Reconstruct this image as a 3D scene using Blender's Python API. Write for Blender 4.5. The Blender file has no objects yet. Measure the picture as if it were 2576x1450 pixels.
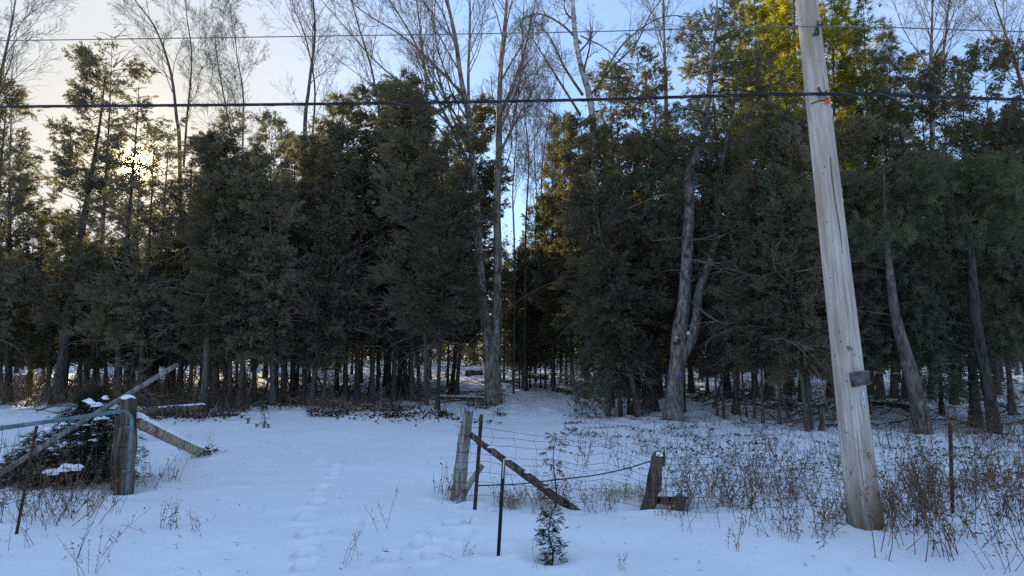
import bpy, math, random
import numpy as np
from mathutils import Vector, Matrix, Quaternion

random.seed(7)
RNG = np.random.default_rng(7)
R = math.radians
scene = bpy.context.scene
COL = scene.collection

# ------------------------------------------------------------------ camera
CAM_H = 2.0
HFOV = R(72.0)
FPX = 1288.0 / math.tan(HFOV / 2)          # focal length in pixels of a 2576 x 1450 picture
HORIZON = 863.0
PITCH = math.atan((HORIZON - 725.0) / FPX)
cam_data = bpy.data.cameras.new("camera")
cam = bpy.data.objects.new("camera", cam_data)
COL.objects.link(cam)
cam.location = (0, 0, CAM_H)
cam.rotation_euler = (R(90) + PITCH, 0, 0)
cam_data.sensor_fit = 'HORIZONTAL'
cam_data.angle = HFOV
cam_data.clip_start = 0.05
cam_data.clip_end = 3000
scene.camera = cam

# ------------------------------------------------------------------ sky and sun
SUN_EL, SUN_AZ = R(12.7), R(-28.5)         # azimuth from +Y, clockwise positive
SUN_DIR = Vector((math.sin(SUN_AZ) * math.cos(SUN_EL), math.cos(SUN_AZ) * math.cos(SUN_EL), math.sin(SUN_EL)))
world = bpy.data.worlds.new("World")
scene.world = world
world.use_nodes = True
wn, wl = world.node_tree.nodes, world.node_tree.links
wn.clear()
w_out = wn.new("ShaderNodeOutputWorld")
w_bg = wn.new("ShaderNodeBackground")
w_sky = wn.new("ShaderNodeTexSky")
w_sky.sky_type = 'NISHITA'
w_sky.sun_disc = False
w_sky.sun_elevation = SUN_EL
w_sky.sun_rotation = SUN_AZ
w_sky.altitude = 200
w_sky.air_density = 1.0
w_sky.dust_density = 0.2
w_sky.ozone_density = 4.0
SKY_STRENGTH = 0.15
w_bg.inputs[1].default_value = SKY_STRENGTH
wl.new(w_bg.outputs[0], w_out.inputs[0])


def wmath(op, a, b=None, c=None):
    n = wn.new("ShaderNodeMath")
    n.operation = op
    for i, v in enumerate((a, b, c)):
        if v is None:
            continue
        if isinstance(v, (int, float)):
            n.inputs[i].default_value = v
        else:
            wl.new(v, n.inputs[i])
    return n.outputs[0]


w_tc = wn.new("ShaderNodeTexCoord")
w_dot = wn.new("ShaderNodeVectorMath")
w_dot.operation = 'DOT_PRODUCT'
wl.new(w_tc.outputs['Generated'], w_dot.inputs[0])
w_dot.inputs[1].default_value = SUN_DIR
sd = wmath('MAXIMUM', w_dot.outputs['Value'], 0.0)
disc = wmath('ADD', wmath('MULTIPLY', wmath('POWER', sd, 11000.0), 30.0 / SKY_STRENGTH), wmath('MULTIPLY', wmath('POWER', sd, 500.0), 0.35 / SKY_STRENGTH))
w_glowc = wn.new("ShaderNodeVectorMath")
w_glowc.operation = 'SCALE'
w_glowc.inputs[0].default_value = (1.0, 0.74, 0.38)
wl.new(disc, w_glowc.inputs['Scale'])
# thin high cloud veil over the whole dome
w_map = wn.new("ShaderNodeMapping")
w_map.inputs['Scale'].default_value = (1.6, 1.6, 5.0)
w_map.inputs['Rotation'].default_value = (0.2, 0.35, 0.4)
wl.new(w_tc.outputs['Generated'], w_map.inputs[0])
w_noise = wn.new("ShaderNodeTexNoise")
w_noise.inputs['Scale'].default_value = 1.9
w_noise.inputs['Detail'].default_value = 6
w_noise.inputs['Roughness'].default_value = 0.55
wl.new(w_map.outputs[0], w_noise.inputs['Vector'])
w_ramp = wn.new("ShaderNodeMapRange")
w_ramp.inputs['From Min'].default_value = 0.38
w_ramp.inputs['From Max'].default_value = 0.72
w_ramp.inputs['To Min'].default_value = 0.35
w_ramp.inputs['To Max'].default_value = 0.95
wl.new(w_noise.outputs[0], w_ramp.inputs['Value'])
w_mix = wn.new("ShaderNodeMix")
w_mix.data_type = 'RGBA'
wl.new(w_ramp.outputs[0], w_mix.inputs['Factor'])
wl.new(w_sky.outputs[0], w_mix.inputs[6])
w_mix.inputs[7].default_value = (1.68, 2.34, 3.7, 1)
# bright pale veil round the low sun
w_mix2 = wn.new("ShaderNodeMix")
w_mix2.data_type = 'RGBA'
wl.new(wmath('MINIMUM', wmath('MULTIPLY', wmath('POWER', sd, 19.0), 1.12), 1.0), w_mix2.inputs['Factor'])
wl.new(w_mix.outputs[2], w_mix2.inputs[6])
w_mix2.inputs[7].default_value = (2.95, 2.9, 2.7, 1)
w_add = wn.new("ShaderNodeVectorMath")
w_add.operation = 'ADD'
wl.new(w_mix2.outputs[2], w_add.inputs[0])
wl.new(w_glowc.outputs[0], w_add.inputs[1])
wl.new(w_add.outputs[0], w_bg.inputs[0])

sun_data = bpy.data.lights.new("sun", 'SUN')
sun_data.energy = 5.0
sun_data.angle = R(0.55)
sun_data.color = (1.0, 0.85, 0.60)
sun = bpy.data.objects.new("sun", sun_data)
COL.objects.link(sun)
sun.rotation_euler = SUN_DIR.to_track_quat('Z', 'Y').to_euler()
sun.location = SUN_DIR * 50

vs = scene.view_settings
vs.view_transform = 'Standard'
vs.look = 'None'
vs.gamma = 1.0
vs.use_curve_mapping = False
vs.exposure = 1.0
scene.cycles.use_denoising = False
scene.cycles.use_adaptive_sampling = False
scene.cycles.max_bounces = 5
scene.cycles.diffuse_bounces = 4
scene.cycles.transmission_bounces = 3
scene.cycles.transparent_max_bounces = 6
scene.cycles.sample_clamp_indirect = 4.0

# ------------------------------------------------------------------ picture helpers
SP, CP = math.sin(PITCH), math.cos(PITCH)


def ray(u, v):
    a, b = (u - 1288.0) / FPX, (725.0 - v) / FPX
    return Vector((a, CP - b * SP, SP + b * CP))


def at(u, v, y):
    """the point of the sight line through picture position u, v that lies y metres ahead"""
    d = ray(u, v)
    return Vector((0, 0, CAM_H)) + d * (y / d.y)


# ------------------------------------------------------------------ terrain
def vnoise(x, y, seed=0):
    x = np.asarray(x, float); y = np.asarray(y, float)
    xi, yi = np.floor(x).astype(np.int64), np.floor(y).astype(np.int64)
    fx, fy = x - xi, y - yi
    fx, fy = fx * fx * (3 - 2 * fx), fy * fy * (3 - 2 * fy)

    def h(a, b):
        n = (a * 374761393 + b * 668265263 + seed * 974634777) & 0x7fffffff
        n = ((n ^ (n >> 13)) * 1274126177) & 0x7fffffff
        return ((n ^ (n >> 16)) & 0xffff) / 65535.0
    return (h(xi, yi) * (1 - fx) + h(xi + 1, yi) * fx) * (1 - fy) + (h(xi, yi + 1) * (1 - fx) + h(xi + 1, yi + 1) * fx) * fy


def smooth(a, b, x):
    t = np.clip((x - a) / (b - a), 0, 1)
    return t * t * (3 - 2 * t)


def flat_at(u, v):
    d = ray(u, v)
    k = -CAM_H / d.z
    return (d.x * k, d.y * k)


FOOT = [flat_at(*p) for p in ((770, 1428), (768, 1400), (772, 1356), (800, 1348), (768, 1310), (796, 1273), (806, 1240), (838, 1203),
                               (846, 1184), (806, 1158), (770, 1135), (736, 1120), (690, 1108), (1100, 1352), (1138, 1330), (1160, 1360), (1060, 1372),
                               (980, 1405), (1090, 1400), (1190, 1330))]


WELLS = [(*flat_at(u, v), r) for u, v, r in ((1147, 1254, .20), (1192, 1284, .09), (1251, 1400, .10), (1624, 1290, .20), (317, 1238, .2), (2177, 1320, .30), (38, 1340, .08), (1386, 1414, .14), (1458, 1286, .14), (505, 1148, .2), (1700, 1290, .25), (2396, 1302, .12))]


def ground_np(x, y):
    x = np.asarray(x, float); y = np.asarray(y, float)
    z = (vnoise(x * 0.22, y * 0.22, 1) - 0.5) * 0.16 * smooth(5, 14, y)
    z = z + (vnoise(x * 0.8, y * 0.8, 2) - 0.5) * 0.09 + (vnoise(x * 2.3, y * 2.3, 3) - 0.5) * 0.035
    z = z + (vnoise(x * 7, y * 7, 4) - 0.5) * 0.009
    # tangled, hummocky verge right of the lane and along the wood's edge
    rough = smooth(1.5, 3.5, x) * smooth(7.6, 8.6, y) + smooth(18.5, 21, y) * smooth(60, 30, y)
    z = z + rough * ((vnoise(x * 3.1, y * 3.1, 5) - 0.5) * 0.12)
    # the forest floor climbs gently to the rear
    z = z + smooth(26, 70, y) * 0.5
    # shallow bank on the road side of the fence, a lip beside the gate
    z = z + 0.10 * np.exp(-((y - 7.6) / 0.7) ** 2) * smooth(-0.6, 0.4, x)
    z = z + 0.13 * np.exp(-((y - (8.0 + (x + 5.2) * 0.55)) / 0.6) ** 2) * smooth(-3.9, -4.8, x)
    for fx, fy in FOOT:
        r2 = ((x - fx) / 0.075) ** 2 + ((y - fy) / 0.15) ** 2
        z = z - 0.095 * np.exp(-r2 ** 3) + 0.030 * np.exp(-((np.sqrt(r2) - 1.5) / 0.4) ** 2)
    for fx, fy, rr in WELLS:
        r = np.hypot(x - fx, y - fy) / rr
        z = z - 0.07 * np.exp(-r ** 2 * .9) + 0.022 * np.exp(-((r - 2.2) / .6) ** 2)
    return z


def gz(x, y):
    return float(ground_np(np.array([x]), np.array([y]))[0])


def on_ground(u, v):
    """where the sight line meets the snow"""
    d = ray(u, v)
    x, y = flat_at(u, v)
    for _ in range(6):
        k = (gz(x, y) - CAM_H) / d.z
        x, y = d.x * k, d.y * k
    return Vector((x, y, gz(x, y)))


# ------------------------------------------------------------------ materials
def mat(name):
    m = bpy.data.materials.new(name)
    m.use_nodes = True
    n, l = m.node_tree.nodes, m.node_tree.links
    b = n["Principled BSDF"]
    b.inputs['Specular IOR Level'].default_value = 0.2
    b.inputs['Roughness'].default_value = 0.85
    return m, n, l, b


def coords(n, l, scale=(1, 1, 1), kind='Object'):
    tc = n.new("ShaderNodeTexCoord")
    mp = n.new("ShaderNodeMapping")
    mp.inputs['Scale'].default_value = scale
    l.new(tc.outputs[kind], mp.inputs[0])
    return mp.outputs[0]


def noise(n, l, vec, scale, detail=4, rough=0.55):
    t = n.new("ShaderNodeTexNoise")
    t.inputs['Scale'].default_value = scale
    t.inputs['Detail'].default_value = detail
    t.inputs['Roughness'].default_value = rough
    if vec is not None:
        l.new(vec, t.inputs['Vector'])
    return t.outputs[0]


def ramp(n, l, fac, stops):
    r = n.new("ShaderNodeValToRGB")
    e = r.color_ramp.elements
    while len(e) < len(stops):
        e.new(0.5)
    for i, (p, c) in enumerate(stops):
        e[i].position = p
        e[i].color = (*c, 1)
    l.new(fac, r.inputs[0])
    return r.outputs[0]


def mixc(n, l, fac, a, b, mode='MIX'):
    m = n.new("ShaderNodeMix")
    m.data_type = 'RGBA'
    m.blend_type = mode
    for s, v in ((0, fac), (6, a), (7, b)):
        if isinstance(v, (int, float)):
            m.inputs[s].default_value = v
        elif isinstance(v, tuple):
            m.inputs[s].default_value = (*v, 1)
        else:
            l.new(v, m.inputs[s])
    return m.outputs[2]


def bump(n, l, b, height, strength, dist=0.02):
    bp = n.new("ShaderNodeBump")
    bp.inputs['Strength'].default_value = strength
    bp.inputs['Distance'].default_value = dist
    l.new(height, bp.inputs['Height'])
    l.new(bp.outputs[0], b.inputs['Normal'])


def island(n):
    return n.new("ShaderNodeNewGeometry").outputs['Random Per Island']


def foliage_mat(name, greens, brown, brown_amount=0.5, trans=0.35):
    m, n, l, b = mat(name)
    n.remove(b)
    out = n["Material Output"]
    c = ramp(n, l, island(n), [(0.0, greens[0]), (0.55, greens[1]), (1.0, greens[2])])
    f = noise(n, l, coords(n, l), 1.1, 3)
    fr = n.new("ShaderNodeMapRange")
    fr.inputs['From Min'].default_value = 0.40
    fr.inputs['From Max'].default_value = 0.72
    fr.inputs['To Max'].default_value = brown_amount
    l.new(f, fr.inputs['Value'])
    c = mixc(n, l, fr.outputs[0], c, brown)
    oi = n.new("ShaderNodeObjectInfo")
    hs = n.new("ShaderNodeHueSaturation")
    vr = n.new("ShaderNodeMapRange")
    vr.inputs['To Min'].default_value = 0.75
    vr.inputs['To Max'].default_value = 1.3
    l.new(oi.outputs['Random'], vr.inputs['Value'])
    l.new(vr.outputs[0], hs.inputs['Value'])
    l.new(c, hs.inputs['Color'])
    d = n.new("ShaderNodeBsdfDiffuse")
    t = n.new("ShaderNodeBsdfTranslucent")
    mx = n.new("ShaderNodeMixShader")
    mx.inputs[0].default_value = trans
    tc = mixc(n, l, 1.0, hs.outputs[0], (1.5, 1.6, 0.6), 'MULTIPLY')
    l.new(hs.outputs[0], d.inputs[0])
    l.new(tc, t.inputs[0])
    l.new(d.outputs[0], mx.inputs[1])
    l.new(t.outputs[0], mx.inputs[2])
    l.new(mx.outputs[0], out.inputs[0])
    return m


M = {}
M['cedar'] = foliage_mat("cedar_foliage", ((0.095, 0.087, 0.066), (0.145, 0.132, 0.098), (0.20, 0.178, 0.128)), (0.20, 0.145, 0.10), 0.85)
M['hemlock'] = foliage_mat("hemlock_foliage", ((0.080, 0.080, 0.056), (0.120, 0.114, 0.076), (0.17, 0.152, 0.098)), (0.18, 0.13, 0.08), 0.7)
M['pine'] = foliage_mat("pine_needles", ((0.10, 0.107, 0.080), (0.14, 0.146, 0.108), (0.19, 0.190, 0.138)), (0.17, 0.14, 0.08), 0.6)
M['sunlit_pine'] = foliage_mat("sunlit_pine_needles", ((0.16, 0.15, 0.034), (0.24, 0.215, 0.046), (0.34, 0.29, 0.07)), (0.26, 0.20, 0.05), 0.5, 0.62)  # low sunlight painted into these needles, yellower and brighter than the other pines
M['fir'] = foliage_mat("fir_needles", ((0.030, 0.045, 0.026), (0.045, 0.066, 0.036), (0.07, 0.09, 0.05)), (0.07, 0.055, 0.03), 0.3)
M['sapling'] = foliage_mat("bronzed_cedar_fronds", ((0.06, 0.06, 0.03), (0.11, 0.075, 0.04), (0.15, 0.09, 0.05)), (0.15, 0.07, 0.035), 0.7)
M['rust_leaf'] = foliage_mat("rust_beech_leaves", ((0.16, 0.06, 0.03), (0.24, 0.09, 0.045), (0.32, 0.14, 0.07)), (0.2, 0.08, 0.05), 0.5)
M['pale_leaf'] = foliage_mat("pale_dead_leaves", ((0.22, 0.16, 0.10), (0.30, 0.22, 0.14), (0.38, 0.29, 0.19)), (0.2, 0.14, 0.09), 0.5)
M['litter'] = foliage_mat("dead_leaf_litter", ((0.035, 0.025, 0.018), (0.070, 0.050, 0.036), (0.15, 0.105, 0.072)), (0.05, 0.034, 0.026), 0.6, 0.1)
M['weed'] = foliage_mat("dry_weed", ((0.115, 0.066, 0.046), (0.19, 0.115, 0.078), (0.35, 0.25, 0.17)), (0.10, 0.056, 0.042), 0.7, 0.15)
M['straw'] = foliage_mat("dry_straw", ((0.22, 0.15, 0.085), (0.32, 0.22, 0.12), (0.42, 0.31, 0.18)), (0.18, 0.11, 0.06), 0.5, 0.25)


def bark_mat(name, dark, mid, light, zs=0.25, sc=22, bs=0.8, pale=None):
    m, n, l, b = mat(name)
    v = coords(n, l, (1, 1, zs))
    f = noise(n, l, v, sc, 6, 0.65)
    c = ramp(n, l, f, [(0.38, dark), (0.5, mid), (0.62, light)])
    f2 = noise(n, l, coords(n, l, (1, 1, 0.6)), 2.6, 4)
    c = mixc(n, l, ramp(n, l, f2, [(0.46, (0, 0, 0)), (0.62, (1, 1, 1))]), c, mixc(n, l, ramp(n, l, noise(n, l, v, sc * 0.45, 4, 0.6), [(0.40, (0, 0, 0)), (0.60, (1, 1, 1))]), dark, pale or light))
    l.new(c, b.inputs['Base Color'])
    bump(n, l, b, f, bs, 0.03)
    return m


M['bark'] = bark_mat("cedar_bark", (0.050, 0.040, 0.033), (0.105, 0.085, 0.070), (0.19, 0.155, 0.125))
M['darkbark'] = bark_mat("dark_bark", (0.022, 0.018, 0.015), (0.05, 0.041, 0.034), (0.10, 0.083, 0.07))
M['greybark'] = bark_mat("grey_bark", (0.055, 0.042, 0.034), (0.125, 0.10, 0.082), (0.24, 0.20, 0.17), 0.35, 13, 0.9, (0.20, 0.168, 0.143))
M['pinebark'] = bark_mat("grey_pine_bark", (0.07, 0.056, 0.048), (0.175, 0.148, 0.128), (0.33, 0.29, 0.26), 0.35, 13, 0.9, (0.27, 0.235, 0.21))
M['ashbark'] = bark_mat("pale_ash_bark", (0.085, 0.068, 0.050), (0.20, 0.165, 0.128), (0.37, 0.32, 0.26), 0.35, 12, 0.8, (0.40, 0.35, 0.28))
M['twig'] = bark_mat("twig_bark", (0.07, 0.055, 0.042), (0.15, 0.118, 0.088), (0.24, 0.195, 0.15), 0.5, 10, 0.2)
M['birch'] = bark_mat("white_birch_bark", (0.10, 0.09, 0.08), (0.52, 0.49, 0.45), (0.68, 0.65, 0.60), 2.2, 7, 0.3, (0.45, 0.42, 0.38))
M['deadtwig'] = bark_mat("dead_grey_twig", (0.08, 0.066, 0.05), (0.15, 0.125, 0.095), (0.23, 0.195, 0.15), 0.5, 10, 0.2)
M['oldwood'] = bark_mat("weathered_silver_wood", (0.06, 0.045, 0.035), (0.26, 0.215, 0.175), (0.50, 0.44, 0.385), 0.06, 17, 1.0, (0.40, 0.35, 0.30))
M['darkwood'] = bark_mat("dark_weathered_wood", (0.030, 0.022, 0.016), (0.10, 0.074, 0.054), (0.23, 0.175, 0.13), 0.08, 17, 1.0)
M['logwood'] = bark_mat("peeled_log_wood", (0.14, 0.095, 0.06), (0.38, 0.29, 0.195), (0.56, 0.45, 0.32), 0.10, 18, 0.7)
M['greylog'] = bark_mat("grey_cedar_pole_wood", (0.09, 0.075, 0.065), (0.22, 0.187, 0.16), (0.35, 0.305, 0.27), 0.10, 22, 0.7)

# utility pole
m, n, l, b = mat("silver_pole_wood")
v = coords(n, l, (1, 1, 0.035))
f = noise(n, l, v, 34, 6, 0.7)
f2 = noise(n, l, coords(n, l, (1, 1, 0.14)), 6.5, 4, 0.6)
c = ramp(n, l, f, [(0.34, (0.31, 0.25, 0.20)), (0.46, (0.52, 0.44, 0.365)), (0.64, (0.70, 0.615, 0.53))])
c = mixc(n, l, ramp(n, l, f2, [(0.42, (0, 0, 0)), (0.62, (0.85, 0.85, 0.85))]), c, (0.36, 0.27, 0.195))
fk = noise(n, l, coords(n, l, (1, 1, 0.5)), 16, 2, 0.5)
c = mixc(n, l, ramp(n, l, fk, [(0.70, (0, 0, 0)), (0.74, (1, 1, 1))]), c, (0.20, 0.15, 0.12))
sx = n.new("ShaderNodeSeparateXYZ")
l.new(coords(n, l), sx.inputs[0])
mr = n.new("ShaderNodeMapRange")
mr.inputs['From Min'].default_value = 0.62
mr.inputs['From Max'].default_value = 0.02
l.new(sx.outputs[2], mr.inputs['Value'])
mm = n.new("ShaderNodeMath"); mm.operation = 'MULTIPLY'
l.new(mr.outputs[0], mm.inputs[0]); mm.use_clamp = True
m2 = n.new("ShaderNodeMath"); m2.operation = 'MULTIPLY'; m2.inputs[1].default_value = 2.2; l.new(f2, m2.inputs[0]); l.new(m2.outputs[0], mm.inputs[1])
c = mixc(n, l, mm.outputs[0], c, (0.15, 0.09, 0.052))
l.new(c, b.inputs['Base Color'])
bump(n, l, b, f, 0.7, 0.012)
M['pole'] = m

# snow
m, n, l, b = mat("snow")
f = noise(n, l, coords(n, l), 9.0, 6, 0.6)
f2 = noise(n, l, coords(n, l), 0.5, 3, 0.5)
c = ramp(n, l, f2, [(0.3, (0.89, 0.885, 0.88)), (0.7, (0.945, 0.94, 0.93))])
l.new(c, b.inputs['Base Color'])
b.inputs['Roughness'].default_value = 0.7
b.inputs['Specular IOR Level'].default_value = 0.15
bump(n, l, b, f, 0.35, 0.03)
M['snow'] = m


def plain(name, color, rough=0.6, metal=0.0, var=0.35, sc=14):
    m, n, l, b = mat(name)
    f = noise(n, l, coords(n, l), sc, 5)
    dk = tuple(x * (1 - var) for x in color)
    lt = tuple(min(1, x * (1 + var)) for x in color)
    l.new(ramp(n, l, f, [(0.35, dk), (0.65, lt)]), b.inputs['Base Color'])
    b.inputs['Roughness'].default_value = rough
    b.inputs['Metallic'].default_value = metal
    bump(n, l, b, f, 0.15, 0.005)
    return m


M['cable'] = plain("black_cable", (0.018, 0.018, 0.02), 0.55)
M['wire'] = plain("grey_aluminium_wire", (0.16, 0.16, 0.165), 0.5, 0.3)
M['fencewire'] = plain("rusty_fence_wire", (0.07, 0.055, 0.05), 0.7, 0.2)
M['rust'] = plain("rusty_steel", (0.075, 0.045, 0.034), 0.8, 0.2, 0.5)
M['blacksteel'] = plain("black_painted_steel", (0.016, 0.017, 0.02), 0.5)
M['zinc'] = plain("galvanised_steel", (0.55, 0.56, 0.57), 0.45, 0.4)
M['teal'] = plain("blue_grey_gate_paint", (0.155, 0.21, 0.225), 0.55, 0.1, 0.3, 9)
M['bracket'] = plain("dark_bracket_steel", (0.07, 0.068, 0.066), 0.6, 0.5)
M['orange'] = plain("orange_plastic", (0.80, 0.11, 0.035), 0.5, 0, 0.08)
M['board'] = bark_mat("slate_grey_board", (0.06, 0.055, 0.06), (0.115, 0.108, 0.115), (0.17, 0.16, 0.165), 1.0, 8, 0.4)
M['plate'] = plain("white_number_plate", (0.72, 0.72, 0.70), 0.5, 0, 0.06)
M['ink'] = plain("black_print", (0.02, 0.02, 0.02), 0.6)
M['green'] = plain("dark_green_plastic", (0.012, 0.03, 0.028), 0.5)
M['maroon'] = plain("maroon_painted_metal", (0.075, 0.03, 0.024), 0.7)
M['bluepaint'] = plain("blue_marking_paint", (0.07, 0.11, 0.42), 0.8, 0, 0.3, 30)


# ------------------------------------------------------------------ mesh helpers
class MB:
    """collects geometry for ONE mesh object"""

    def __init__(self):
        self.v, self.q, self.t, self.n = [], [], [], 0

    def add(self, verts, quads=None, tris=None):
        verts = np.asarray(verts, float).reshape(-1, 3)
        if quads is not None and len(quads):
            self.q.append(np.asarray(quads, np.int64).reshape(-1, 4) + self.n)
        if tris is not None and len(tris):
            self.t.append(np.asarray(tris, np.int64).reshape(-1, 3) + self.n)
        self.v.append(verts)
        self.n += len(verts)

    def tube(self, pts, radii, sides=6, cap=True, jag=0.0, start_cap=False):
        pts = np.asarray(pts, float)
        k = len(pts)
        radii = np.broadcast_to(np.asarray(radii, float), (k,))
        tan = np.gradient(pts, axis=0)
        tan /= np.linalg.norm(tan, axis=1)[:, None] + 1e-9
        ref = np.array([0.31, 0.17, 0.94]) if abs(tan[0][2]) < 0.9 else np.array([1.0, 0.1, 0.0])
        s = np.cross(tan, ref); s /= np.linalg.norm(s, axis=1)[:, None] + 1e-9
        w = np.cross(tan, s)
        a = np.arange(sides) * 2 * math.pi / sides
        rr = radii[:, None] * np.ones((1, sides))
        if jag:
            rr = rr * (1 + jag * (RNG.random((k, sides)) - 0.5))
        ring = pts[:, None, :] + rr[..., None] * (np.cos(a)[None, :, None] * s[:, None, :] + np.sin(a)[None, :, None] * w[:, None, :])
        V = ring.reshape(-1, 3)
        i = np.arange(k - 1)[:, None] * sides
        j = np.arange(sides)[None, :]
        j2 = (j + 1) % sides
        q = np.stack([i + j, i + j2, i + sides + j2, i + sides + j], -1).reshape(-1, 4)
        tris = []
        if cap:
            V = np.vstack([V, pts[-1:]])
            c = len(V) - 1
            o = (k - 1) * sides
            tris += [(o + x, o + (x + 1) % sides, c) for x in range(sides)]
        if start_cap:
            V = np.vstack([V, pts[:1]])
            c = len(V) - 1
            tris += [((x + 1) % sides, x, c) for x in range(sides)]
        self.add(V, q, tris)

    def box(self, c, size, rot=None):
        x, y, z = (s / 2 for s in size)
        V = np.array([(a, b, d) for a in (-x, x) for b in (-y, y) for d in (-z, z)])
        if rot is not None:
            V = V @ np.array(rot.to_3x3()).T
        V = V + np.array(c)
        self.add(V, [(0, 1, 3, 2), (4, 6, 7, 5), (0, 4, 5, 1), (2, 3, 7, 6), (0, 2, 6, 4), (1, 5, 7, 3)])

    def sprays(self, P, D, N, tpl, scale):
        """flat twigs: the template's rhombi (x along D, y across) laid at each P; tpl rows: ox, oy, angle, length, width"""
        P, D, N = (np.asarray(a, float) for a in (P, D, N))
        D = D / (np.linalg.norm(D, axis=1)[:, None] + 1e-9)
        S = np.cross(N, D); S /= np.linalg.norm(S, axis=1)[:, None] + 1e-9
        Z = np.cross(D, S)
        scale = np.broadcast_to(np.asarray(scale, float), (len(P),))
        out = []
        for ox, oy, ang, ln, wd in tpl:
            ang = ang + RNG.normal(0, 0.18, len(P))
            ln_ = ln * (0.75 + 0.5 * RNG.random(len(P)))
            lift = RNG.normal(0, 0.18, len(P))
            dx, dy = np.cos(ang), np.sin(ang)
            o = P + scale[:, None] * (D * ox + S * oy)
            d = D * dx[:, None] + S * dy[:, None] + Z * lift[:, None]
            s = S * dx[:, None] - D * dy[:, None] + Z * RNG.normal(0, 0.35, len(P))[:, None]
            L = (scale * ln_)[:, None]
            W = (scale * wd * 0.5)[:, None]
            out.append(np.stack([o, o + d * L * 0.45 + s * W, o + d * L, o + d * L * 0.45 - s * W], 1))
        V = np.concatenate(out, 0).reshape(-1, 3)
        self.add(V, np.arange(len(V)).reshape(-1, 4))

    def mesh(self, name, material, smooth_shade=True):
        me = bpy.data.meshes.new(name)
        V = np.concatenate(self.v) if self.v else np.zeros((0, 3))
        Q = np.concatenate(self.q) if self.q else np.zeros((0, 4), np.int64)
        T = np.concatenate(self.t) if self.t else np.zeros((0, 3), np.int64)
        me.vertices.add(len(V))
        me.vertices.foreach_set("co", V.astype(np.float32).ravel())
        loops = np.concatenate([Q.ravel(), T.ravel()]).astype(np.int32)
        me.loops.add(len(loops))
        me.loops.foreach_set("vertex_index", loops)
        me.polygons.add(len(Q) + len(T))
        starts = np.concatenate([np.arange(len(Q)) * 4, len(Q) * 4 + np.arange(len(T)) * 3]).astype(np.int32)
        me.polygons.foreach_set("loop_start", starts)
        me.update(calc_edges=True)
        if smooth_shade:
            me.polygons.foreach_set("use_smooth", np.ones(len(me.polygons), bool))
        me.materials.append(M[material])
        me.validate()
        return me

    def build(self, name, material, parent=None, smooth_shade=True):
        return link(name, self.mesh(name, material, smooth_shade), parent)


def link(name, me, parent=None):
    o = bpy.data.objects.new(name, me)
    COL.objects.link(o)
    if parent is not None:
        o.parent = parent
    return o


def empty(name, loc=(0, 0, 0), rz=0.0):
    o = bpy.data.objects.new(name, None)
    COL.objects.link(o)
    o.empty_display_size = 0.2
    o.location = loc
    o.rotation_euler = (0, 0, rz)
    return o


def tag(o, label=None, cat=None, group=None, kind=None):
    for k, val in (('label', label), ('category', cat), ('group', group), ('kind', kind)):
        if val:
            o[k] = val
    return o


def local(p, o):
    return np.array(p) - np.array(o)


def curve(pts, k):
    """k points of a smooth curve through pts"""
    pts = np.asarray([list(p) for p in pts], float)
    t = np.linspace(0, len(pts) - 1, k)
    P = np.vstack([2 * pts[0] - pts[1], pts, 2 * pts[-1] - pts[-2]])
    i = np.minimum(t.astype(int), len(pts) - 2)
    f = (t - i)[:, None]
    a, b_, c_, d = P[i], P[i + 1], P[i + 2], P[i + 3]
    return 0.5 * (2 * b_ + (c_ - a) * f + (2 * a - 5 * b_ + 4 * c_ - d) * f ** 2 + (3 * b_ - a - 3 * c_ + d) * f ** 3)


# ------------------------------------------------------------------ ground
def axis(lo, f0, f1, hi, step, grow=1.09):
    a = [f0]
    s = step
    while a[-1] > lo:
        s *= grow
        a.append(a[-1] - s)
    b = list(np.arange(f0, f1, step))
    s = step
    while b[-1] < hi:
        s *= grow
        b.append(b[-1] + s)
    return np.array(a[:0:-1] + b)


gx = axis(-600, -8.0, 9.0, 600, 0.05)
gy = np.concatenate([axis(-60, 5.0, 12.0, 12.0, 0.04), np.arange(12.06, 30, 0.09)])
ext = [gy[-1]]
st = 0.09
while ext[-1] < 1200:
    st *= 1.09
    ext.append(ext[-1] + st)
gy = np.concatenate([gy, ext[1:]])
gy = np.unique(np.round(gy, 4))
X, Y = np.meshgrid(gx, gy)
Z = ground_np(X, Y)
nx, ny = len(gx), len(gy)
g = MB()
ii = np.arange(ny - 1)[:, None] * nx + np.arange(nx - 1)[None, :]
g.add(np.stack([X, Y, Z], -1).reshape(-1, 3), np.stack([ii, ii + 1, ii + nx + 1, ii + nx], -1).reshape(-1, 4))
tag(g.build("snow_ground", 'snow'), kind='structure')

# ------------------------------------------------------------------ tree archetypes (heights given for scale 1)
CEDAR_T = [(0.0, 0, 0, 0.60, 0.13), (0.12, 0, 0.75, 0.38, 0.11), (0.12, 0, -0.75, 0.38, 0.11), (0.32, 0, 0.65, 0.36, 0.11),
           (0.32, 0, -0.65, 0.36, 0.11), (0.52, 0, 0.5, 0.34, 0.10), (0.52, 0, -0.5, 0.34, 0.10), (0.55, 0, 0.0, 0.45, 0.11)]
HEML_T = [(0.0, 0, 0, 1.0, 0.16), (0.2, 0, 0.9, 0.42, 0.10), (0.2, 0, -0.9, 0.42, 0.10), (0.45, 0, 0.8, 0.36, 0.10), (0.45, 0, -0.8, 0.36, 0.10),
          (0.7, 0, 0.6, 0.28, 0.10), (0.7, 0, -0.6, 0.28, 0.10)]
PINE_T = [(0.0, 0, a, ln, 0.075) for a, ln in ((0, 1), (0.35, 0.95), (-0.35, 0.95), (0.75, 0.85), (-0.75, 0.85), (1.15, 0.7), (-1.15, 0.7), (0.18, 1), (-0.18, 1))]


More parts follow.
